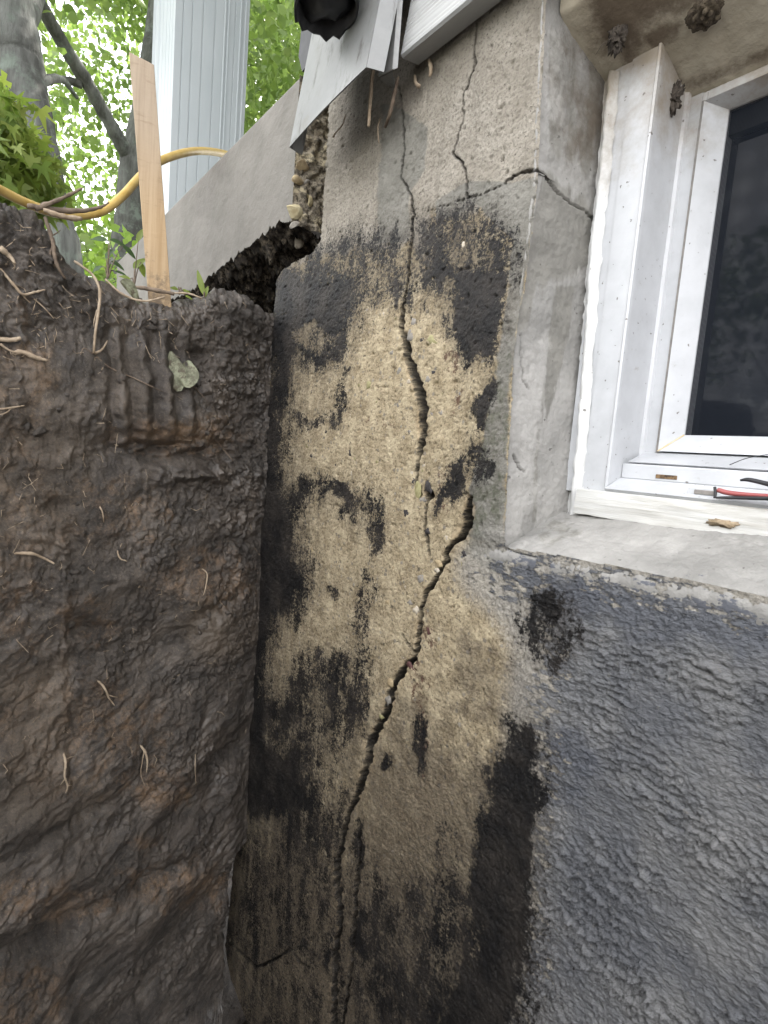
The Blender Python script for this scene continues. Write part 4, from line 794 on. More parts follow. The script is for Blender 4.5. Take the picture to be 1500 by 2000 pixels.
root([(228, 1072), (234, 1090), (248, 1096)], [5, 4, 3], 'small bent tan root above the middle of the soil face')
root([(408, 842), (430, 870), (455, 900)], [3, 3, 2], 'straight dark twig on the soil beside the tarred wall', 'rootdark')
root([(0, 525), (30, 560), (45, 575), (70, 570), (88, 566)], [7, 7, 6, 5, 3], 'forked pale root high on the left of the soil face', forks=[([(40, 572), (52, 585), (60, 592)], 4)])
root([(0, 484), (18, 500), (30, 515)], [14, 12, 4], 'flat pale root end high at the left edge', lifts=[.012, .014, .012])
root([(62, 580), (85, 600), (105, 622)], [3, 3, 2], 'fine rootlet slanting down on the upper left soil')
root([(88, 425), (98, 455), (104, 475), (106, 495), (112, 520), (128, 545)], [8, 9, 10, 9, 8, 4], 'twisted brown root dangling over the soil crest at left', 'rootdark', lifts=[.03, .035, .035, .03, .03, .02], forks=[([(104, 478), (98, 498), (108, 525)], 6), ([(100, 462), (118, 450)], 4)])
for k in range(46):      # fine root hairs, too many and small to count
    pass
hv, hf = [], []
for k in range(330):
    x_, y_ = random.uniform(2, 500), (random.uniform(400, 700) if random.random() < .7 else random.uniform(700, 1500))
    try: p0 = soil_pt(x_, y_, .003)
    except Exception: continue
    if y_ < np.interp(x_, [c[0] for c in crest_px], [c[1] for c in crest_px])+8: continue
    e = rng.normal(size=3)*np.array([.004, .010, .012])+np.array([.004, 0, -.006]); pp = [p0, p0+e*.5+rng.normal(size=3)*.003, p0+e+rng.normal(size=3)*.003]
    for a, c2 in zip(pp, pp[1:]):
        i0 = len(hv); w_ = .0004+.0003*random.random()
        for q in (a, c2):
            for an in (0, 2.1, 4.2): hv.append(q+w_*np.array([math.cos(an)*.3, math.cos(an), math.sin(an)]))
        hf += [(i0+i, i0+(i+1) % 3, i0+3+(i+1) % 3, i0+3+i) for i in range(3)]
tag(link('root_hair', raw_mesh('root_hair', hv, hf, True), M['root'], soil), kind='stuff')
# clods lying proud in the face
CLO = [blob_mesh('soil_clod', (0, 0, 0), (.6, 1, .9), s_+40, 2, .8, 1.6) for s_ in range(6)]
for m_ in CLO:
    m_.materials.append(M['soil'])
    for k_ in ('orange', 'light', 'wet'): m_.attributes.new(k_, 'FLOAT', 'POINT').data.foreach_set('value', np.full(len(m_.vertices), -.6, np.float32))
for k in range(170):
    if k < 90: x_, y_ = random.uniform(380, 525), random.uniform(610, 1250)
    elif k < 130: x_, y_ = random.uniform(5, 520), random.uniform(430, 640)
    else: x_, y_ = random.uniform(0, 480), random.uniform(700, 1500)
    if y_ < np.interp(x_, [c[0] for c in crest_px], [c[1] for c in crest_px])+6 or x_ > 530-(y_-600)*.07: continue
    o = link('soil_clod', CLO[k % 6], None, soil); o.location = soil_pt(x_, y_, 0.0); sc_ = random.uniform(.003, .009); o.scale = (sc_, sc_*random.uniform(.8, 1.6), sc_); o.rotation_euler = (random.uniform(0, 6), random.uniform(-.5, .5), random.uniform(-.5, .5))

# wilted leaf stuck on the soil
def leaf_mesh(name, L, W, curl=.2, lobes=0, n=9, cup=.15):
    """leaf in XY, stem at origin, tip +Y, small folds in z"""
    ts = np.linspace(0, 1, n); V = []; Fc = []
    for t in ts:
        w = W*math.sin(math.pi*min(t*.93+.04, 1))**.8*(1+(.18*math.sin(t*22) if lobes else 0))*(1-.35*t)
        zc_2 = -curl*L*t*t
        V += [(-w, t*L, zc_2+cup*w+.06*W*math.sin(9*t)), (-.5*w, t*L, zc_2+cup*.35*w), (0, t*L, zc_2), (.5*w, t*L, zc_2+cup*.35*w), (w, t*L, zc_2+cup*w-.06*W*math.sin(8*t+1))]
    for i in range(n-1):
        for j in range(4): Fc.append((i*5+j, i*5+j+1, i*5+j+6, i*5+j+5))
    return raw_mesh(name, V, Fc, True)
def orient(o, p, tip_dir, normal):
    y = Vector(tip_dir).normalized(); z = Vector(normal).normalized(); x = y.cross(z).normalized(); z = x.cross(y)
    o.matrix_world = Matrix([[x.x, y.x, z.x, p[0]], [x.y, y.y, z.y, p[1]], [x.z, y.z, z.z, p[2]], [0, 0, 0, 1]])
lf = empty('fallen_leaf', 'wilted grey green leaf stuck flat on the soil face', 'leaf', tuple(soil_pt(372, 745, .012)))
def at_lf(o, px, py, tip, lift=.012):
    p = soil_pt(px, py, lift)-np.array(lf.location); q = soil_pt(*tip, lift)-np.array(lf.location); o.parent = lf
    y = Vector(q-p).normalized(); z = Vector((1, -.35, .25)).normalized(); x = y.cross(z).normalized(); z = x.cross(y)
    o.matrix_parent_inverse = Matrix.Identity(4); o.matrix_basis = Matrix([[x.x, y.x, z.x, p[0]], [x.y, y.y, z.y, p[1]], [x.z, y.z, z.z, p[2]], [0, 0, 0, 1]])
at_lf(link('leaf_blade', leaf_mesh('leaf_blade', .080, .024, -.05, 0), M['deadleaf']), 350, 764, (335, 694)); at_lf(link('leaf_blade', leaf_mesh('leaf_blade', .062, .026, -.08, 0), M['deadleaf']), 366, 757, (370, 700), .014)
link('leaf_stem', tube_mesh('leaf_stem', [soil_pt(370, 748, .012)-np.array(lf.location), soil_pt(386, 763, .008)-np.array(lf.location), soil_pt(406, 784, .006)-np.array(lf.location)], [.0012, .001, .0006], 6), M['rootdark'], lf)

def chip_mesh(name, seed):
    g_ = np.random.default_rng(seed); bm = bmesh.new(); bmesh.ops.create_icosphere(bm, subdivisions=2, radius=1)
    pl_ = g_.normal(size=(7, 3)); pl_ /= np.linalg.norm(pl_, axis=1, keepdims=True); dd = g_.uniform(.45, .8, 7)
    for v in bm.verts:
        c_ = np.array(v.co)
        for n_0, d0 in zip(pl_, dd):
            k = c_.dot(n_0)
            if k > d0: c_ = c_-n_0*(k-d0)
        v.co = Vector(c_)
    me = bpy.data.meshes.new(name); bm.to_mesh(me); bm.free(); return me
CHIP = [chip_mesh('stone', 60+k) for k in range(6)]
# ================================================================== broken porch wall
ztp = (on('y', 0, 575, 152)[2]+on('y', 0, 430, 300)[2]+on('y', 0, 330, 412)[2])/3
print('porch top', on('y', 0, 575, 152)[2], on('y', 0, 430, 300)[2], on('y', 0, 330, 412)[2])
pb_px = [(578, 440), (556, 431), (540, 440), (524, 448), (510, 462), (495, 474), (470, 492), (440, 515), (410, 540), (385, 560), (350, 580), (300, 600), (240, 620)]
PBt = np.array([on('y', 0, *p) for p in pb_px]); bx_, bz_ = PBt[:, 0][::-1], PBt[:, 2][::-1]
xe = on('y', 0, 577, 300)[0]; xw = -3.0
xq = np.concatenate([np.arange(xe, -1.9, -.004), np.linspace(-1.91, xw, 90)])[::-1]
zb_ = np.interp(xq, bx_, bz_)+.010*fbm(xq*30, xq*0, 3, 400)+.006*fbm(xq*110, xq*0, 2, 401)
fs = np.linspace(0, 1, 110); PP = np.zeros((len(xq), len(fs)+3, 3)); PP[..., 0] = xq[:, None]
PP[:, 0, 1] = .26; PP[:, 0, 2] = ztp; PP[:, 1, 1] = .012; PP[:, 1, 2] = ztp; PP[:, 2, 1] = .004; PP[:, 2, 2] = ztp-.004
PP[:, 3:, 2] = (ztp-.012)*(1-fs)[None, :]+zb_[:, None]*fs[None, :]
PP[:, 3:, 1] = -(.0018*fbm(PP[:, 3:, 0]*14, PP[:, 3:, 2]*14, 4, 402)+.0006*fbm(PP[:, 3:, 0]*110, PP[:, 3:, 2]*110, 2, 403))
pxp, pyp = project(PP); STN = field([(poly_sd([(420, 250), (450, 290), (400, 420), (380, 420), (395, 320)]), 30, .1), (poly_sd([(300, 520), (420, 480), (560, 400), (560, 450), (390, 580)]), 20, -.2)])
porch = link('porch_wall', grid_mesh('porch_wall', PP, dict(stain=sample(STN, pxp, pyp)), flip=True), M['porch'])
tag(porch, 'grey parged concrete porch wall with its lower corner broken away', 'wall')
ts = np.linspace(0, 1, 60); UU = np.zeros((len(xq), 60, 3)); UU[..., 0] = xq[:, None]; UU[..., 1] = ts[None, :]*.24
UU[..., 2] = zb_[:, None]+.03*np.sin(ts*1.5)[None, :]*0-.050*ts[None, :]
bl = np.abs(fbm(UU[..., 0]*16, UU[..., 1]*18, 4, 410, .6)); e0 = np.minimum(ts*8, 1)[None, :]
UU[..., 2] += (-.038*(bl-.12)+.006*fbm(UU[..., 0]*70, UU[..., 1]*70, 3, 411))*e0; UU[..., 0] += .004*fbm(UU[..., 1]*30, UU[..., 0]*30, 3, 412)*e0
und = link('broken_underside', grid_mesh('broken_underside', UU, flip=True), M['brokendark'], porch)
ze = np.linspace(float(zb_[-1])-.004, ztp-.002, 130); EE = np.zeros((130, 60, 3)); EE[..., 1] = ts[None, :]*.24; EE[..., 2] = ze[:, None]; ee = np.minimum(ts*6, 1)[None, :]
EE[..., 0] = xe-.001+(.016*np.abs(fbm(EE[..., 1]*22, EE[..., 2]*22, 4, 420))+.008*fbm(EE[..., 1]*60, EE[..., 2]*60, 3, 421)+.012*np.sin(ts*3)[None, :])*ee
EE[..., 2] -= .02*sstep(.15, .0, (ze-ze[0])[:, None])*ts[None, :]
end = link('broken_end', grid_mesh('broken_end', EE, flip=True), M['broken'], porch)
for px_, py_, sz, kd in [(573, 413, 11, 'stone_yellow'), (597, 383, 5, 'stone_yellow'), (582, 352, 8, 'pebble_tan'), (590, 322, 10, 'pebble_tan'), (605, 393, 7, 'stone_yellow'), (582, 472, 9, 'pebble_white'), (560, 437, 8, 'stone_yellow'), (604, 445, 6, 'stone_yellow'), (545, 450, 6, 'pebble_grey'), (478, 505, 6, 'stone_yellow'), (520, 490, 6, 'pebble_tan'), (600, 355, 5, 'pebble_grey'), (575, 440, 6, 'pebble_grey'), (500, 512, 5, 'pebble_tan'), (455, 530, 6, 'pebble_grey')]:
    if py_ < 445 and px_ > 570: p = on('x', xe+.004, px_, py_)
    else: p = on('y', .06, px_, py_)
    o = link('stone', CHIP[random.randrange(6)].copy(), M[kd], porch); o.location = p; k = 1.8*sz/F_PX; o.scale = (k*.7, k*1.3, k*random.uniform(.8, 1.1)); o.rotation_euler = (random.random(), random.random(), random.random())
link('porch_side', box_mesh('porch_side', xw, xw+.14, .262, 2.6, -.3, ztp-.02), M['porch'], porch)  # unseen side, closes the void so daylight stays out of the gap
tag(link('gap_backing', box_mesh('gap_backing', xw+.145, -.90, 1.0, 2.6, -1.5, ztp-.17), M['rubber']), 'black block added under the porch slab to keep the gap dark', kind='structure')  # near-black block behind the gap, its colour stands in for deep shade
pf = box_mesh('porch_slab', xw+.145, -.90, .262, 2.6, ztp-.16, ztp-.01, .004); tag(link('porch_slab', pf, M['porch']), 'concrete porch slab behind the broken porch wall', 'slab')

# ================================================================== porch column
yc0 = .12; xcl = X(340, 100, yc0); ysz = on('x', xcl, 484, 100)[1]; xcl2 = X(298, 100, yc0); print('column', xcl, xcl2, yc0, ysz)
colm = empty('porch_column', 'white fluted square porch column above the grey porch wall', 'column', (xcl, yc0, ztp))
def ribbed(a, b_, ribs, axis, at, sgn):
    L = b_-a; prof = [(a, 0)]
    for c0, w, dp in ribs: prof += [(a+L*(c0-w/2), 0), (a+L*(c0-w*.3), dp), (a+L*(c0+w*.3), dp), (a+L*(c0+w/2), 0)]
    prof.append((b_, 0)); P = np.zeros((2, len(prof), 3))
    for i, (q, dp) in enumerate(prof):
        P[:, i, axis] = q; P[:, i, 1-axis] = at+sgn*dp
    P[0, :, 2] = ztp; P[1, :, 2] = 3.1; return P-np.array([xcl, yc0, ztp])
rb = [(.10, .02, -.003), (.22, .02, -.003), (.36, .02, -.003), (.52, .02, -.003), (.66, .025, .004), (.71, .025, .004), (.80, .02, -.003), (.88, .025, .005), (.95, .025, .005)]
link('column_face', grid_mesh('column_face', ribbed(yc0, ysz, rb, 1, xcl, 1), smooth=False, flip=False), M['column'], colm)
link('column_face', grid_mesh('column_face', ribbed(xcl2, xcl, [(1-c0, w, dp) for c0, w, dp in rb][::-1], 0, yc0, -1), smooth=False), M['column'], colm)
link('column_core', box_mesh('column_core', xcl2-xcl+.006, -.006, .006, ysz-yc0, 0, 3.1-ztp), M['column'], colm)

# ================================================================== house siding, corner flashing
YP = -.045
zb1 = (on('y', YP, 779, 115)[2]+on('y', YP, 850, 60)[2])/2; zlip = (on('y', -.010, 782, 149)[2]+on('y', -.010, 850, 102)[2])/2
xsl = X(782, 120, YP); print('siding z', zb1, zlip, xsl)
hs = empty('siding_wall', 'white ribbed siding of the house above the foundation wall', 'siding', (0, YP, zb1))
def hpart(name, me, mat, par=None): me.transform(Matrix.Translation((0, -YP, -zb1))); return link(name, me, mat, par or hs)
H_ = .11
for k in range(9):
    z0 = zb1+k*H_; prof = [(-.004, z0-.028 if k == 0 else z0+.0005), (YP+.004, z0+.002), (YP, z0+.005)]
    for q in np.linspace(.05, .95, 28): prof.append((YP+.014*q+.0006*math.sin(q*28*3.1), z0+.005+(H_-.006)*q))
    P = np.zeros((2, len(prof), 3)); P[0, :, 0] = xsl; P[1, :, 0] = 3.0
    for i, (y, z) in enumerate(prof): P[:, i, 1] = y; P[:, i, 2] = z
    if k == 0: P[:, 0, 2] = max(zlip, z0-.04); P[:, 0, 1] = -.008
    hpart('siding_board', grid_mesh('siding_board', P, smooth=False, flip=True), M['siding'])
hpart('wall_sheathing', box_mesh('wall_sheathing', xsl-.28, 3.0, .0, .2, ZT-.02, 4.6), M['siding'])
# corner channel right of the gap
def fold(name, rows, mat, th=.0018, parent=None):
    """sheet through rows of 3D points (each row top to bottom), solidified"""
    P = np.array(rows, float); me = grid_mesh(name, P, smooth=False); o = link(name, me, mat, parent); md = o.modifiers.new('thick', 'SOLIDIFY'); md.thickness = th; md.offset = 0; return o
yk = -.055
def vcol(px, py, y, ztop):        # a vertical edge from ztop down to the photo position on plane y
    p = on('y', y, px, py); return [(p[0], p[1], ztop), (p[0], p[1], (ztop+p[2])/2), tuple(p)]
cc = empty('corner_channel', 'white bent siding corner channel hanging left of the ribbed board', 'trim', tuple(on('y', yk, 760, 150)))
def rel(rows, o): return [[tuple(np.array(p)-np.array(o.location)) for p in r_] for r_ in rows]
ztop = 2.0
A1, A2, A3 = vcol(740, 150, yk, ztop), vcol(767, 136, yk-.004, ztop), vcol(776, 133, yk+.004, ztop)
fold('channel_face', rel([A1, A2, A3], cc), M['siding'], .002, cc)
p1, p2, p3 = on('y', yk, 741, 152), on('y', yk, 767, 138), on('y', yk+.03, 771, 182)
fold('channel_return', rel([[p1, p3], [p2, on('y', yk+.035, 772, 170)]], cc), M['flash'], .002, cc)
# wide loose flashing panel, bottom kicked outward
yb0 = -.105
bl_ = on('y', yb0, 566, 288); br_ = on('y', yb0, 716, 132); zbp = (bl_[2]+br_[2])/2
tl_ = on('x', bl_[0], 616, 36); tr_ = on('x', br_[0], 742, 2); print('panel', bl_, br_, tl_, tr_)
def ext(a, t, z): k = (z-a[2])/(t[2]-a[2]); return a+(t-a)*k
fp = empty('flashing_panel', 'wide dirty white flashing panel hanging loose at the corner of the house', 'trim', tuple(bl_))
Lf = [ext(bl_, tl_, z) for z in (1.75, 1.4, 1.2, bl_[2])]; Rt = [ext(br_, tr_, z) for z in (1.75, 1.4, 1.2, br_[2])]
rows = [[Lf[i]+(Rt[i]-Lf[i])*t+np.array([0, -.003*math.sin(3.1*t), 0]) for i in range(4)] for t in np.linspace(0, 1, 9)]
fold('panel_face', rel(rows, fp), M['flash'], .002, fp)
Rr = [p+np.array([.016, .022, -.004]) for p in Rt]
fold('panel_return', rel([Rt, Rr], fp), M['flash'], .0018, fp)
Ll = [p+np.array([-.006, .030, 0]) for p in Lf]; fold('panel_hem', rel([Ll, Lf], fp), M['flash'], .0018, fp)
# torn tar paper behind the panel, black pipe, straws
tpp = [on('y', -.03, 588, 60), on('y', -.03, 583, 110), on('y', -.03, 590, 140), on('y', -.03, 604, 120), on('y', -.03, 622, 20), on('y', -.03, 640, -60), on('y', -.03, 600, -60), on('y', -.03, 598, 30)]
tag(link('tar_paper', prism_mesh('tar_paper', tpp, (.002, .004, 0)), M['rubber']), 'torn black building paper sticking out left of the flashing panel', 'paper')
pc = on('y', -.14, 640, -30)
bp = empty('drain_pipe', 'black plastic pipe end with jagged rim above the flashing panel', 'pipe', tuple(pc))
nA, V, Fc = 28, [], []
rad_ = .060
for i in range(nA):
    a = 2*math.pi*i/nA; jag = .012*random.random()*(1 if i % 2 else .3)
    for rr in (rad_, rad_-.005):
        V += [(rr*math.cos(a), rr*math.sin(a)*.8, .35), (rr*math.cos(a), rr*math.sin(a)*.8, -.035-jag)]
for i in range(nA):
    j = (i+1) % nA; Fc += [(4*i, 4*i+1, 4*j+1, 4*j), (4*i+2, 4*j+2, 4*j+3, 4*i+3), (4*i+1, 4*i+3, 4*j+3, 4*j+1)]
link('pipe_shell', raw_mesh('pipe_shell', V, Fc, True), M['rubber'], bp); link('pipe_plug', blob_mesh('pipe_plug', (0, 0, -.004), (.053, .042, .035), 3, 3, .3), M['rubber'], bp)
def straw(pts_, w, mat, name, label, cat): return tag(link(name, tube_mesh(name, [on('y', y, x, yy_) for x, yy_, y in pts_], [a*1.0/F_PX/2 for a in w], 7, 5, .05), M[mat]), label, cat)
straw([(744, 40, -.05), (736, 110, -.05), (727, 150, -.05), (723, 200, -.05), (720, 247, -.05)], [4, 6, 7, 7, 5], 'root', 'trim_strip', 'thin pale strip of torn trim dangling below the flashing panel', 'strip')
straw([(778, 150, -.03), (770, 185, -.03), (762, 220, -.03), (752, 248, -.02)], [4, 7, 7, 5], 'rootdark', 'twig', 'brown twig hanging out below the corner channel', 'twig')
straw([(675, 224, -.015), (668, 245, -.02), (655, 260, -.022), (651, 268, -.022)], [2, 3, 3, 5], 'root', 'rootlet', 'small hooked rootlet in the dark gap under the flashing panel', 'root')
straw([(742, 232, -.008), (738, 250, -.012), (740, 280, -.006)], [3, 3, 2], 'root', 'rootlet', 'thin pale rootlet on the concrete below the dangling trim strip', 'root')
straw([(838, 118, -.006), (842, 135, -.012), (839, 150, -.012)], [6, 7, 4], 'root', 'plant_stub', 'short dry stub poking from under the ribbed siding board', 'twig')
straw([(810, 148, -.006), (812, 162, -.012), (818, 168, -.014)], [5, 6, 7], 'root', 'plant_stub', 'bent dry stub nearer the corner channel under the siding', 'twig')
# house body; overhang and porch roof added out of view to block light
hb = tag(link('house', box_mesh('house', -.70, 7, .21, 7, 1.3, 5.2), M['siding']), 'upper storey of the white house above the basement', 'house')
link('added_eave', box_mesh('added_eave', -.71, 7.3, -.5, .20, 3.3, 3.42), M['siding'], hb)  # unseen overhang added to cut skylight on wall and window
tag(link('shading_porch_roof', box_mesh('shading_porch_roof', -3.3, -.71, -.9, 4, 3.1, 3.3), M['siding']), 'unseen flat porch roof over the white column, extended to shade it', 'roof')  # unseen, added to block sun and reduce sky light on the column

# ================================================================== stake, hose, twigs
sb = soil_pt(313, 588, -.012); xk = float(sb[0]); sb = on('x', xk, 313, 590); st_ = on('x', xk-.01, 277, 112)
ax = Vector(st_-sb); Ls = ax.length; vd = Vector((sb[0], sb[1]+.6, 0)).normalized()
w_ = 41*abs(((sb-CAM) @ R_WC)[2])/F_PX
me = box_mesh('wooden_stake', -w_/2, w_/2, -.009, .009, -.04, Ls, .0012)
for v in me.vertices:
    if v.co.z > Ls-.02: v.co.z -= (v.co.x+w_/2)*.30
    v.co.x += .0008*math.sin(v.co.z*40)
stk = link('wooden_stake', me, M['stake']); tag(stk, 'upright sawn wooden stake driven into the soil in front of the porch wall', 'stake')
z_ = ax.normalized(); y_ = vd; x_ = y_.cross(z_).normalized(); y_ = z_.cross(x_)
stk.matrix_world = Matrix([[x_.x, y_.x, z_.x, sb[0]], [x_.y, y_.y, z_.y, sb[1]], [x_.z, y_.z, z_.z, sb[2]], [0, 0, 0, 1]])
hz = [(-140, 300, -1.02), (-60, 340, -1.05), (0, 371, -1.10), (50, 396, -1.14), (100, 414, -1.19), (150, 421, -1.24), (200, 412, -1.29), (240, 382, -1.34), (272, 347, -1.40), (300, 322, -1.46), (340, 304, -1.55), (385, 295, -1.68), (430, 299, -1.84), (475, 312, -2.02)]
HP = [on('x', x0, a, b_) for a, b_, x0 in hz]
tag(link('garden_hose', tube_mesh('garden_hose', HP, [.0076+.0009*max(0, -x0-1.1)*5 for _, _, x0 in hz], 14, 8), M['hose']), 'yellow rubber hose sagging over the soil crest and behind the stake', 'hose')
def twig(pts_, w, label, mat='rootdark'):
    return tag(link('twig', tube_mesh('twig', [on('x', x0+.035, a, b_) for a, b_, x0 in pts_], [q*1.1/F_PX/2 for q in w], 7, 6, .12), M[mat]), label, 'twig', 'twigs along the top of the soil bank')
twig([(55, 402, -1.10), (110, 410, -1.12), (160, 412, -1.13), (195, 405, -1.14), (212, 396, -1.15)], [6, 8, 7, 5, 3], 'long dark twig lying along the yellow hose')
twig([(70, 408, -1.10), (120, 388, -1.12), (160, 368, -1.13)], [8, 6, 4], 'dark twig slanting up across the yellow hose')
twig([(85, 410, -1.10), (125, 424, -1.10), (158, 428, -1.12)], [7, 9, 6], 'blunt grey twig just under the yellow hose', 'root')
twig([(262, 560, -1.22), (300, 566, -1.20), (340, 574, -1.2)], [7, 8, 6], 'dark twig lying across the foot of the stake')
twig([(205, 545, -1.17), (240, 575, -1.16), (280, 588, -1.16), (322, 580, -1.16)], [3, 4, 4, 3], 'thin looping stem lying in front of the stake foot', 'root')
twig([(340, 572, -1.2), (370, 574, -1.2), (395, 583, -1.2)], [3, 4, 3], 'thin stem right of the stake foot', 'root')

# ================================================================== weeds
def weed(base, label, leaves, x0, mat='leafdark'):
    p0 = on('x', x0, *base); w = empty('weed', label, 'plant', tuple(p0), 'weeds along the soil crest')
    for (px, py, dx, dy, L, Wd) in leaves:
        p = on('x', x0-.01, px, py); q = on('x', x0-.01, px+dx, py+dy)
        link('stem', tube_mesh('stem', [(0, 0, 0), (p-p0)*.5+np.array([0, 0, .01]), p-p0], [.0014, .0011, .0008], 6, 5), M['rootdark'], w)
        o = link('leaf', leaf_mesh('leaf', L*1.25/F_PX, Wd*1.25/F_PX/2, .25, 0, 9, .25), M[mat], w)
        y = Vector(q-p).normalized(); z = Vector((.7, -.5, .5)); x = y.cross(z).normalized(); z = x.cross(y); lp = p-p0
        o.matrix_basis = Matrix([[x.x, y.x, z.x, lp[0]], [x.y, y.y, z.y, lp[1]], [x.z, y.z, z.z, lp[2]], [0, 0, 0, 1]])
    return w
weed((210, 545), 'dark broad leaved weed left of the wooden stake', [(212, 470, -24, -6, 30, 16), (215, 468, 26, 8, 34, 16), (207, 505, 12, -22, 26, 14), (218, 510, 22, 12, 26, 12), (200, 520, -16, 6, 22, 12), (240, 480, 24, 20, 30, 14), (225, 530, 18, 4, 22, 10)], -1.42)
weed((262, 560), 'pale leaved weed half hidden behind the stake', [(262, 525, 20, -26, 34, 20), (270, 470, 8, -26, 28, 16), (255, 545, -20, -8, 20, 10), (275, 512, 6, 28, 26, 14)], -1.36, 'leaf3')
weed((398, 582), 'small weed with one upright green leaf right of the stake', [(398, 576, -10, -38, 44, 13), (400, 580, 4, -20, 22, 10)], -1.2, 'leaf3')
weed((350, 575), 'tiny round leaved weed beside the stake foot', [(348, 566, -10, -4, 14, 10), (355, 568, 12, 0, 16, 10), (362, 578, 12, 4, 14, 8)], -1.2, 'leaf3')
dl = link('fallen_leaf', leaf_mesh('fallen_leaf', .045, .014, .5, 0, 9, .9), M['deadleaf']); tag(dl, 'curled dry olive leaf lying on the soil crest left of the stake', 'leaf')
p = on('x', -1.17, 236, 548); orient(dl, p, on('x', -1.15, 275, 582)-p, (.7, -.4, .6))

# ================================================================== trees
def leaf_cloud(name, centers, radii, n, size, mat, seed, squash=.8, five=False):
    g_ = np.random.default_rng(seed); cen = np.array(centers); rad = np.array(radii); wgt = rad**2; pick = g_.choice(len(cen), n, p=wgt/wgt.sum())
    dirs = g_.normal(size=(n, 3)); dirs /= np.linalg.norm(dirs, axis=1, keepdims=True); rr = g_.random(n)**.45
    P = cen[pick]+dirs*(rad[pick]*rr)[:, None]*np.array([1, 1, squash])
    P += .10*rad[pick][:, None]*g_.normal(size=(n, 3))
    a = g_.normal(size=(n, 3)); a[:, 2] -= .5; a /= np.linalg.norm(a, axis=1, keepdims=True)
    b_ = np.cross(a, g_.normal(size=(n, 3))); b_ /= np.linalg.norm(b_, axis=1, keepdims=True); c_ = np.cross(a, b_)
    s_ = size*(.6+.8*g_.random(n))[:, None]
    if five:   # five pointed palmate leaf
        ang = np.array([-2.2, -1.6, -1.15, -.75, -.55, -.3, 0, .3, .55, .75, 1.15, 1.6, 2.2]); rd = np.array([.35, .62, .3, .85, .34, .45, 1.1, .45, .34, .85, .3, .62, .35])
        pts_ = [(0, 0, 0)]+[(math.sin(t)*q, math.cos(t)*q, -.12*q*q) for t, q in zip(ang, rd)]; tris = [(0, i+1, i) for i in range(1, 13)]
    else:
        pts_ = [(0, 0, 0), (.34, .35, .06), (.30, .62, .05), (0, 1, -.15), (-.30, .62, .05), (-.34, .35, .06), (0, .5, -.03)]; tris = [(0, 1, 6), (1, 2, 6), (2, 3, 6), (3, 4, 6), (4, 5, 6), (5, 0, 6)]
    k = len(pts_); L = np.array(pts_); V = P[:, None, :]+s_[:, None, :]*(L[None, :, 0:1]*b_[:, None, :]+L[None, :, 1:2]*a[:, None, :]+L[None, :, 2:3]*c_[:, None, :])
    Fc = (np.array(tris)[None]+(np.arange(n)*k)[:, None, None]).reshape(-1, 3).astype(np.int32)
    me = bpy.data.meshes.new(name); V = V.reshape(-1, 3).astype(np.float32); me.vertices.add(len(V)); me.vertices.foreach_set('co', V.ravel()); me.loops.add(Fc.size); me.loops.foreach_set('vertex_index', Fc.ravel())
    me.polygons.add(len(Fc)); me.polygons.foreach_set('loop_start', (np.arange(len(Fc))*3).astype(np.int32)); me.polygons.foreach_set('loop_total', np.full(len(Fc), 3, np.int32)); me.update(calc_edges=True); return me
def tree(label, trunk, limbs, centers, radii, n, size, mat, seed, group='trees beyond the trench'):
    b0 = np.array(trunk[0][0]); t = empty('maple_tree', label, 'tree', tuple(b0), group)
    link('trunk', tube_mesh('trunk', [np.array(p)-b0 for p, _ in trunk], [r_ for _, r_ in trunk], 18, 10, .03), M['bark'], t)
    for lb in limbs: link('limb', tube_mesh('limb', [np.array(p)-b0 for p, _ in lb], [r_ for _, r_ in lb], 10, 7, .04), M['bark'], t)
    cr = link('crown', leaf_cloud('crown', np.array(centers)-b0, radii, n, size, mat, seed), M[mat], t); return t
def at(px, py, x0): return on('x', x0, px, py)
xa = -3.4
trunk_a = [(at(150, 640, xa), .07), (at(133, 490, xa), .062), (at(106, 400, xa-.05), .066), (at(79, 300, xa-.1), .088), (at(55, 200, xa-.15), .10), (at(30, 90, xa-.25), .118), (at(0, -60, xa-.3), .12), (at(-40, -300, xa-.4), .12), (at(-70, -700, xa-.5), .09)]
def cloud(seed, n, xr, yr, zr_, rr):
    g_ = np.random.default_rng(seed); return [(g_.uniform(*xr), g_.uniform(*yr), g_.uniform(*zr_)) for _ in range(n)], [g_.uniform(*rr) for _ in range(n)]
c1, r1 = cloud(1, 26, (-7, -4.2), (-1.6, 2.2), (1.9, 5.2), (.45, .9))
tree('thick grey trunked maple leaning left at the left edge', trunk_a, [[(at(40, 60, xa-.25), .06), (at(90, -60, xa-.8), .045), (at(160, -200, xa-1.6), .02)], [(at(75, 160, xa-.15), .03), (at(120, 155, xa-.3), .018), (at(150, 190, xa-.5), .01)]], c1, r1, 15000, .075, 'leaf', 11)
xb_ = -5.2
trunk_b = [(at(238, 640, xb_), .17), (at(250, 520, xb_), .15), (at(262, 400, xb_), .14), (at(268, 320, xb_), .13), (at(285, 200, xb_-.2), .10), (at(310, 0, xb_-.5), .08), (at(330, -300, xb_-.8), .05)]
c2, r2 = cloud(2, 34, (-9.5, -5.6), (-.4, 4.2), (1.3, 6.2), (.5, 1.1))
tree('slim forked maple half hidden behind the wooden stake', trunk_b, [[(at(266, 330, xb_), .07), (at(225, 260, xb_+.1), .055), (at(172, 165, xb_+.2), .052), (at(125, 90, xb_+.3), .048), (at(80, 10, xb_+.4), .045), (at(30, -80, xb_+.5), .04)], [(at(160, 165, xb_+.2), .03), (at(120, 155, xb_+.2), .024), (at(80, 160, xb_+.2), .015)]], c2, r2, 22000, .085, 'leaf', 12)
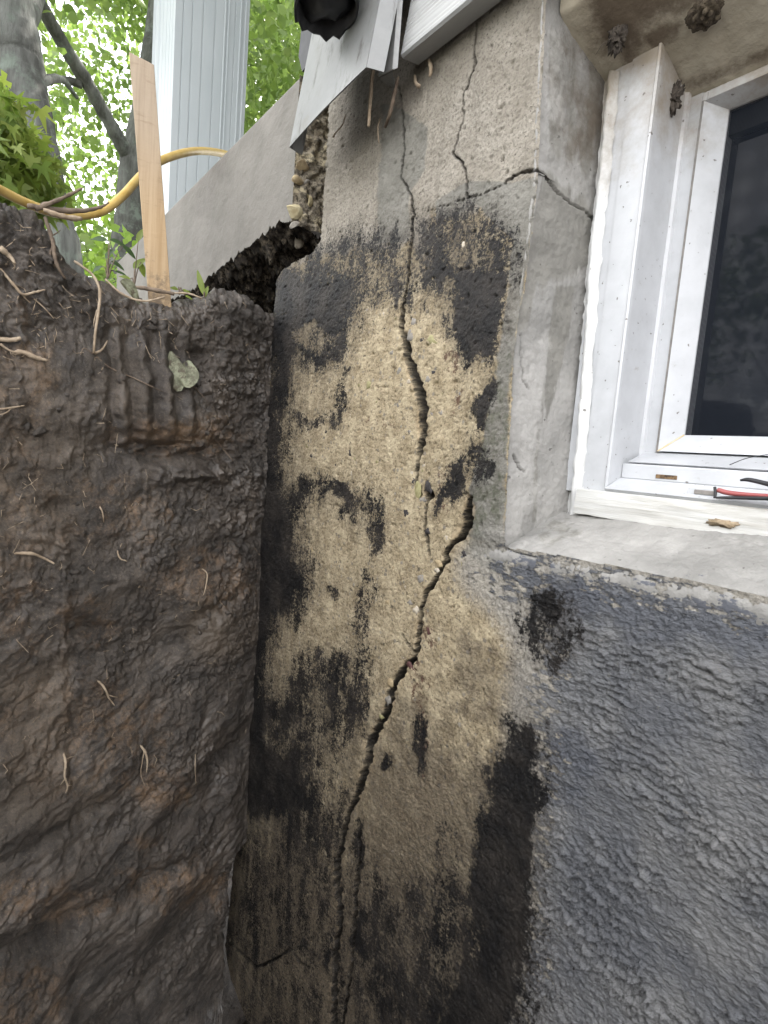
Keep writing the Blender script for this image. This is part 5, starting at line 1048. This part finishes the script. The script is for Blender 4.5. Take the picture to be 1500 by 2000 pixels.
c3, r3 = cloud(3, 34, (-8.5, -4.6), (1.8, 6.5), (1.6, 7.5), (.5, 1.1))
tree('leafy maple showing on both sides of the white porch column', [(np.array((-8.3, 3.4, -.2)), .16), (np.array((-8.2, 3.5, 2)), .13), (np.array((-8.0, 3.7, 5)), .08), (np.array((-7.9, 3.8, 8)), .03)], [[(np.array((-8.2, 3.5, 2.2)), .06), (np.array((-7.2, 3.3, 3.4)), .03), (np.array((-6.4, 3.2, 4.2)), .012)]], c3, r3, 22000, .085, 'leaf', 13)
# understory
def bush(label, centers, radii, n, size, mat, seed, base):
    b0 = np.array(base); t = empty('bush', label, 'bush', base, 'bushes under the trees')
    for k in range(4):
        e = np.array(centers[k % len(centers)])-b0; link('stem', tube_mesh('stem', [(0, 0, 0), e*.5+rng.normal(size=3)*.08, e], [.012, .009, .004], 6, 5), M['bark'], t)
    link('foliage', leaf_cloud('foliage', np.array(centers)-b0, radii, n, size, mat, seed), M[mat], t); return t
c4, r4 = cloud(4, 16, (-5.6, -4.0), (-.4, 1.1), (.2, 1.0), (.25, .5)); bush('bright green bush low between the two tree trunks', c4, r4, 5200, .06, 'leaf2', 21, (-4.8, .3, .1))
c5, r5 = cloud(5, 20, (-9, -6.5), (-1.2, 3.2), (.2, 2.0), (.5, .9)); bush('yellow green undergrowth far behind the trunks', c5, r5, 9000, .08, 'leaf2', 22, (-7.5, .8, -.1))
c6, r6 = cloud(6, 14, (-4.2, 1.0), (-7.5, -6), (.4, 3.2), (.5, .9)); bush('tall bush across the yard mirrored in the window glass', c6, r6, 5000, .09, 'leaf', 23, (-1.8, -6.6, .2))
# japanese maple shrub close at left
sc0 = at(10, 330, -1.75); cs, rs = [], []
for px_, py_, r_ in [(-30, 250, .13), (0, 290, .13), (30, 330, .12), (50, 370, .10), (-20, 340, .14), (70, 395, .07), (95, 398, .05), (-60, 300, .15), (10, 235, .08), (60, 340, .08), (-60, 220, .12), (-10, 390, .10)]:
    cs.append(at(px_, py_, -1.75-random.uniform(-.1, .25))); rs.append(r_)
b0 = np.array((-1.9, -.75, .40)); sh = empty('maple_shrub', 'yellow green japanese maple shrub with pointed leaves at the left edge', 'shrub', tuple(b0))
for k in range(6): e = np.array(cs[k])-b0; link('stem', tube_mesh('stem', [(0, 0, 0), e*.5+rng.normal(size=3)*.04, e], [.010, .007, .003], 6, 5), M['bark'], sh)
link('foliage', leaf_cloud('foliage', np.array(cs)-b0, rs, 1500, .036, 'leaf3', 31, .8, True), M['leaf3'], sh)
print('objects', len(bpy.data.objects))
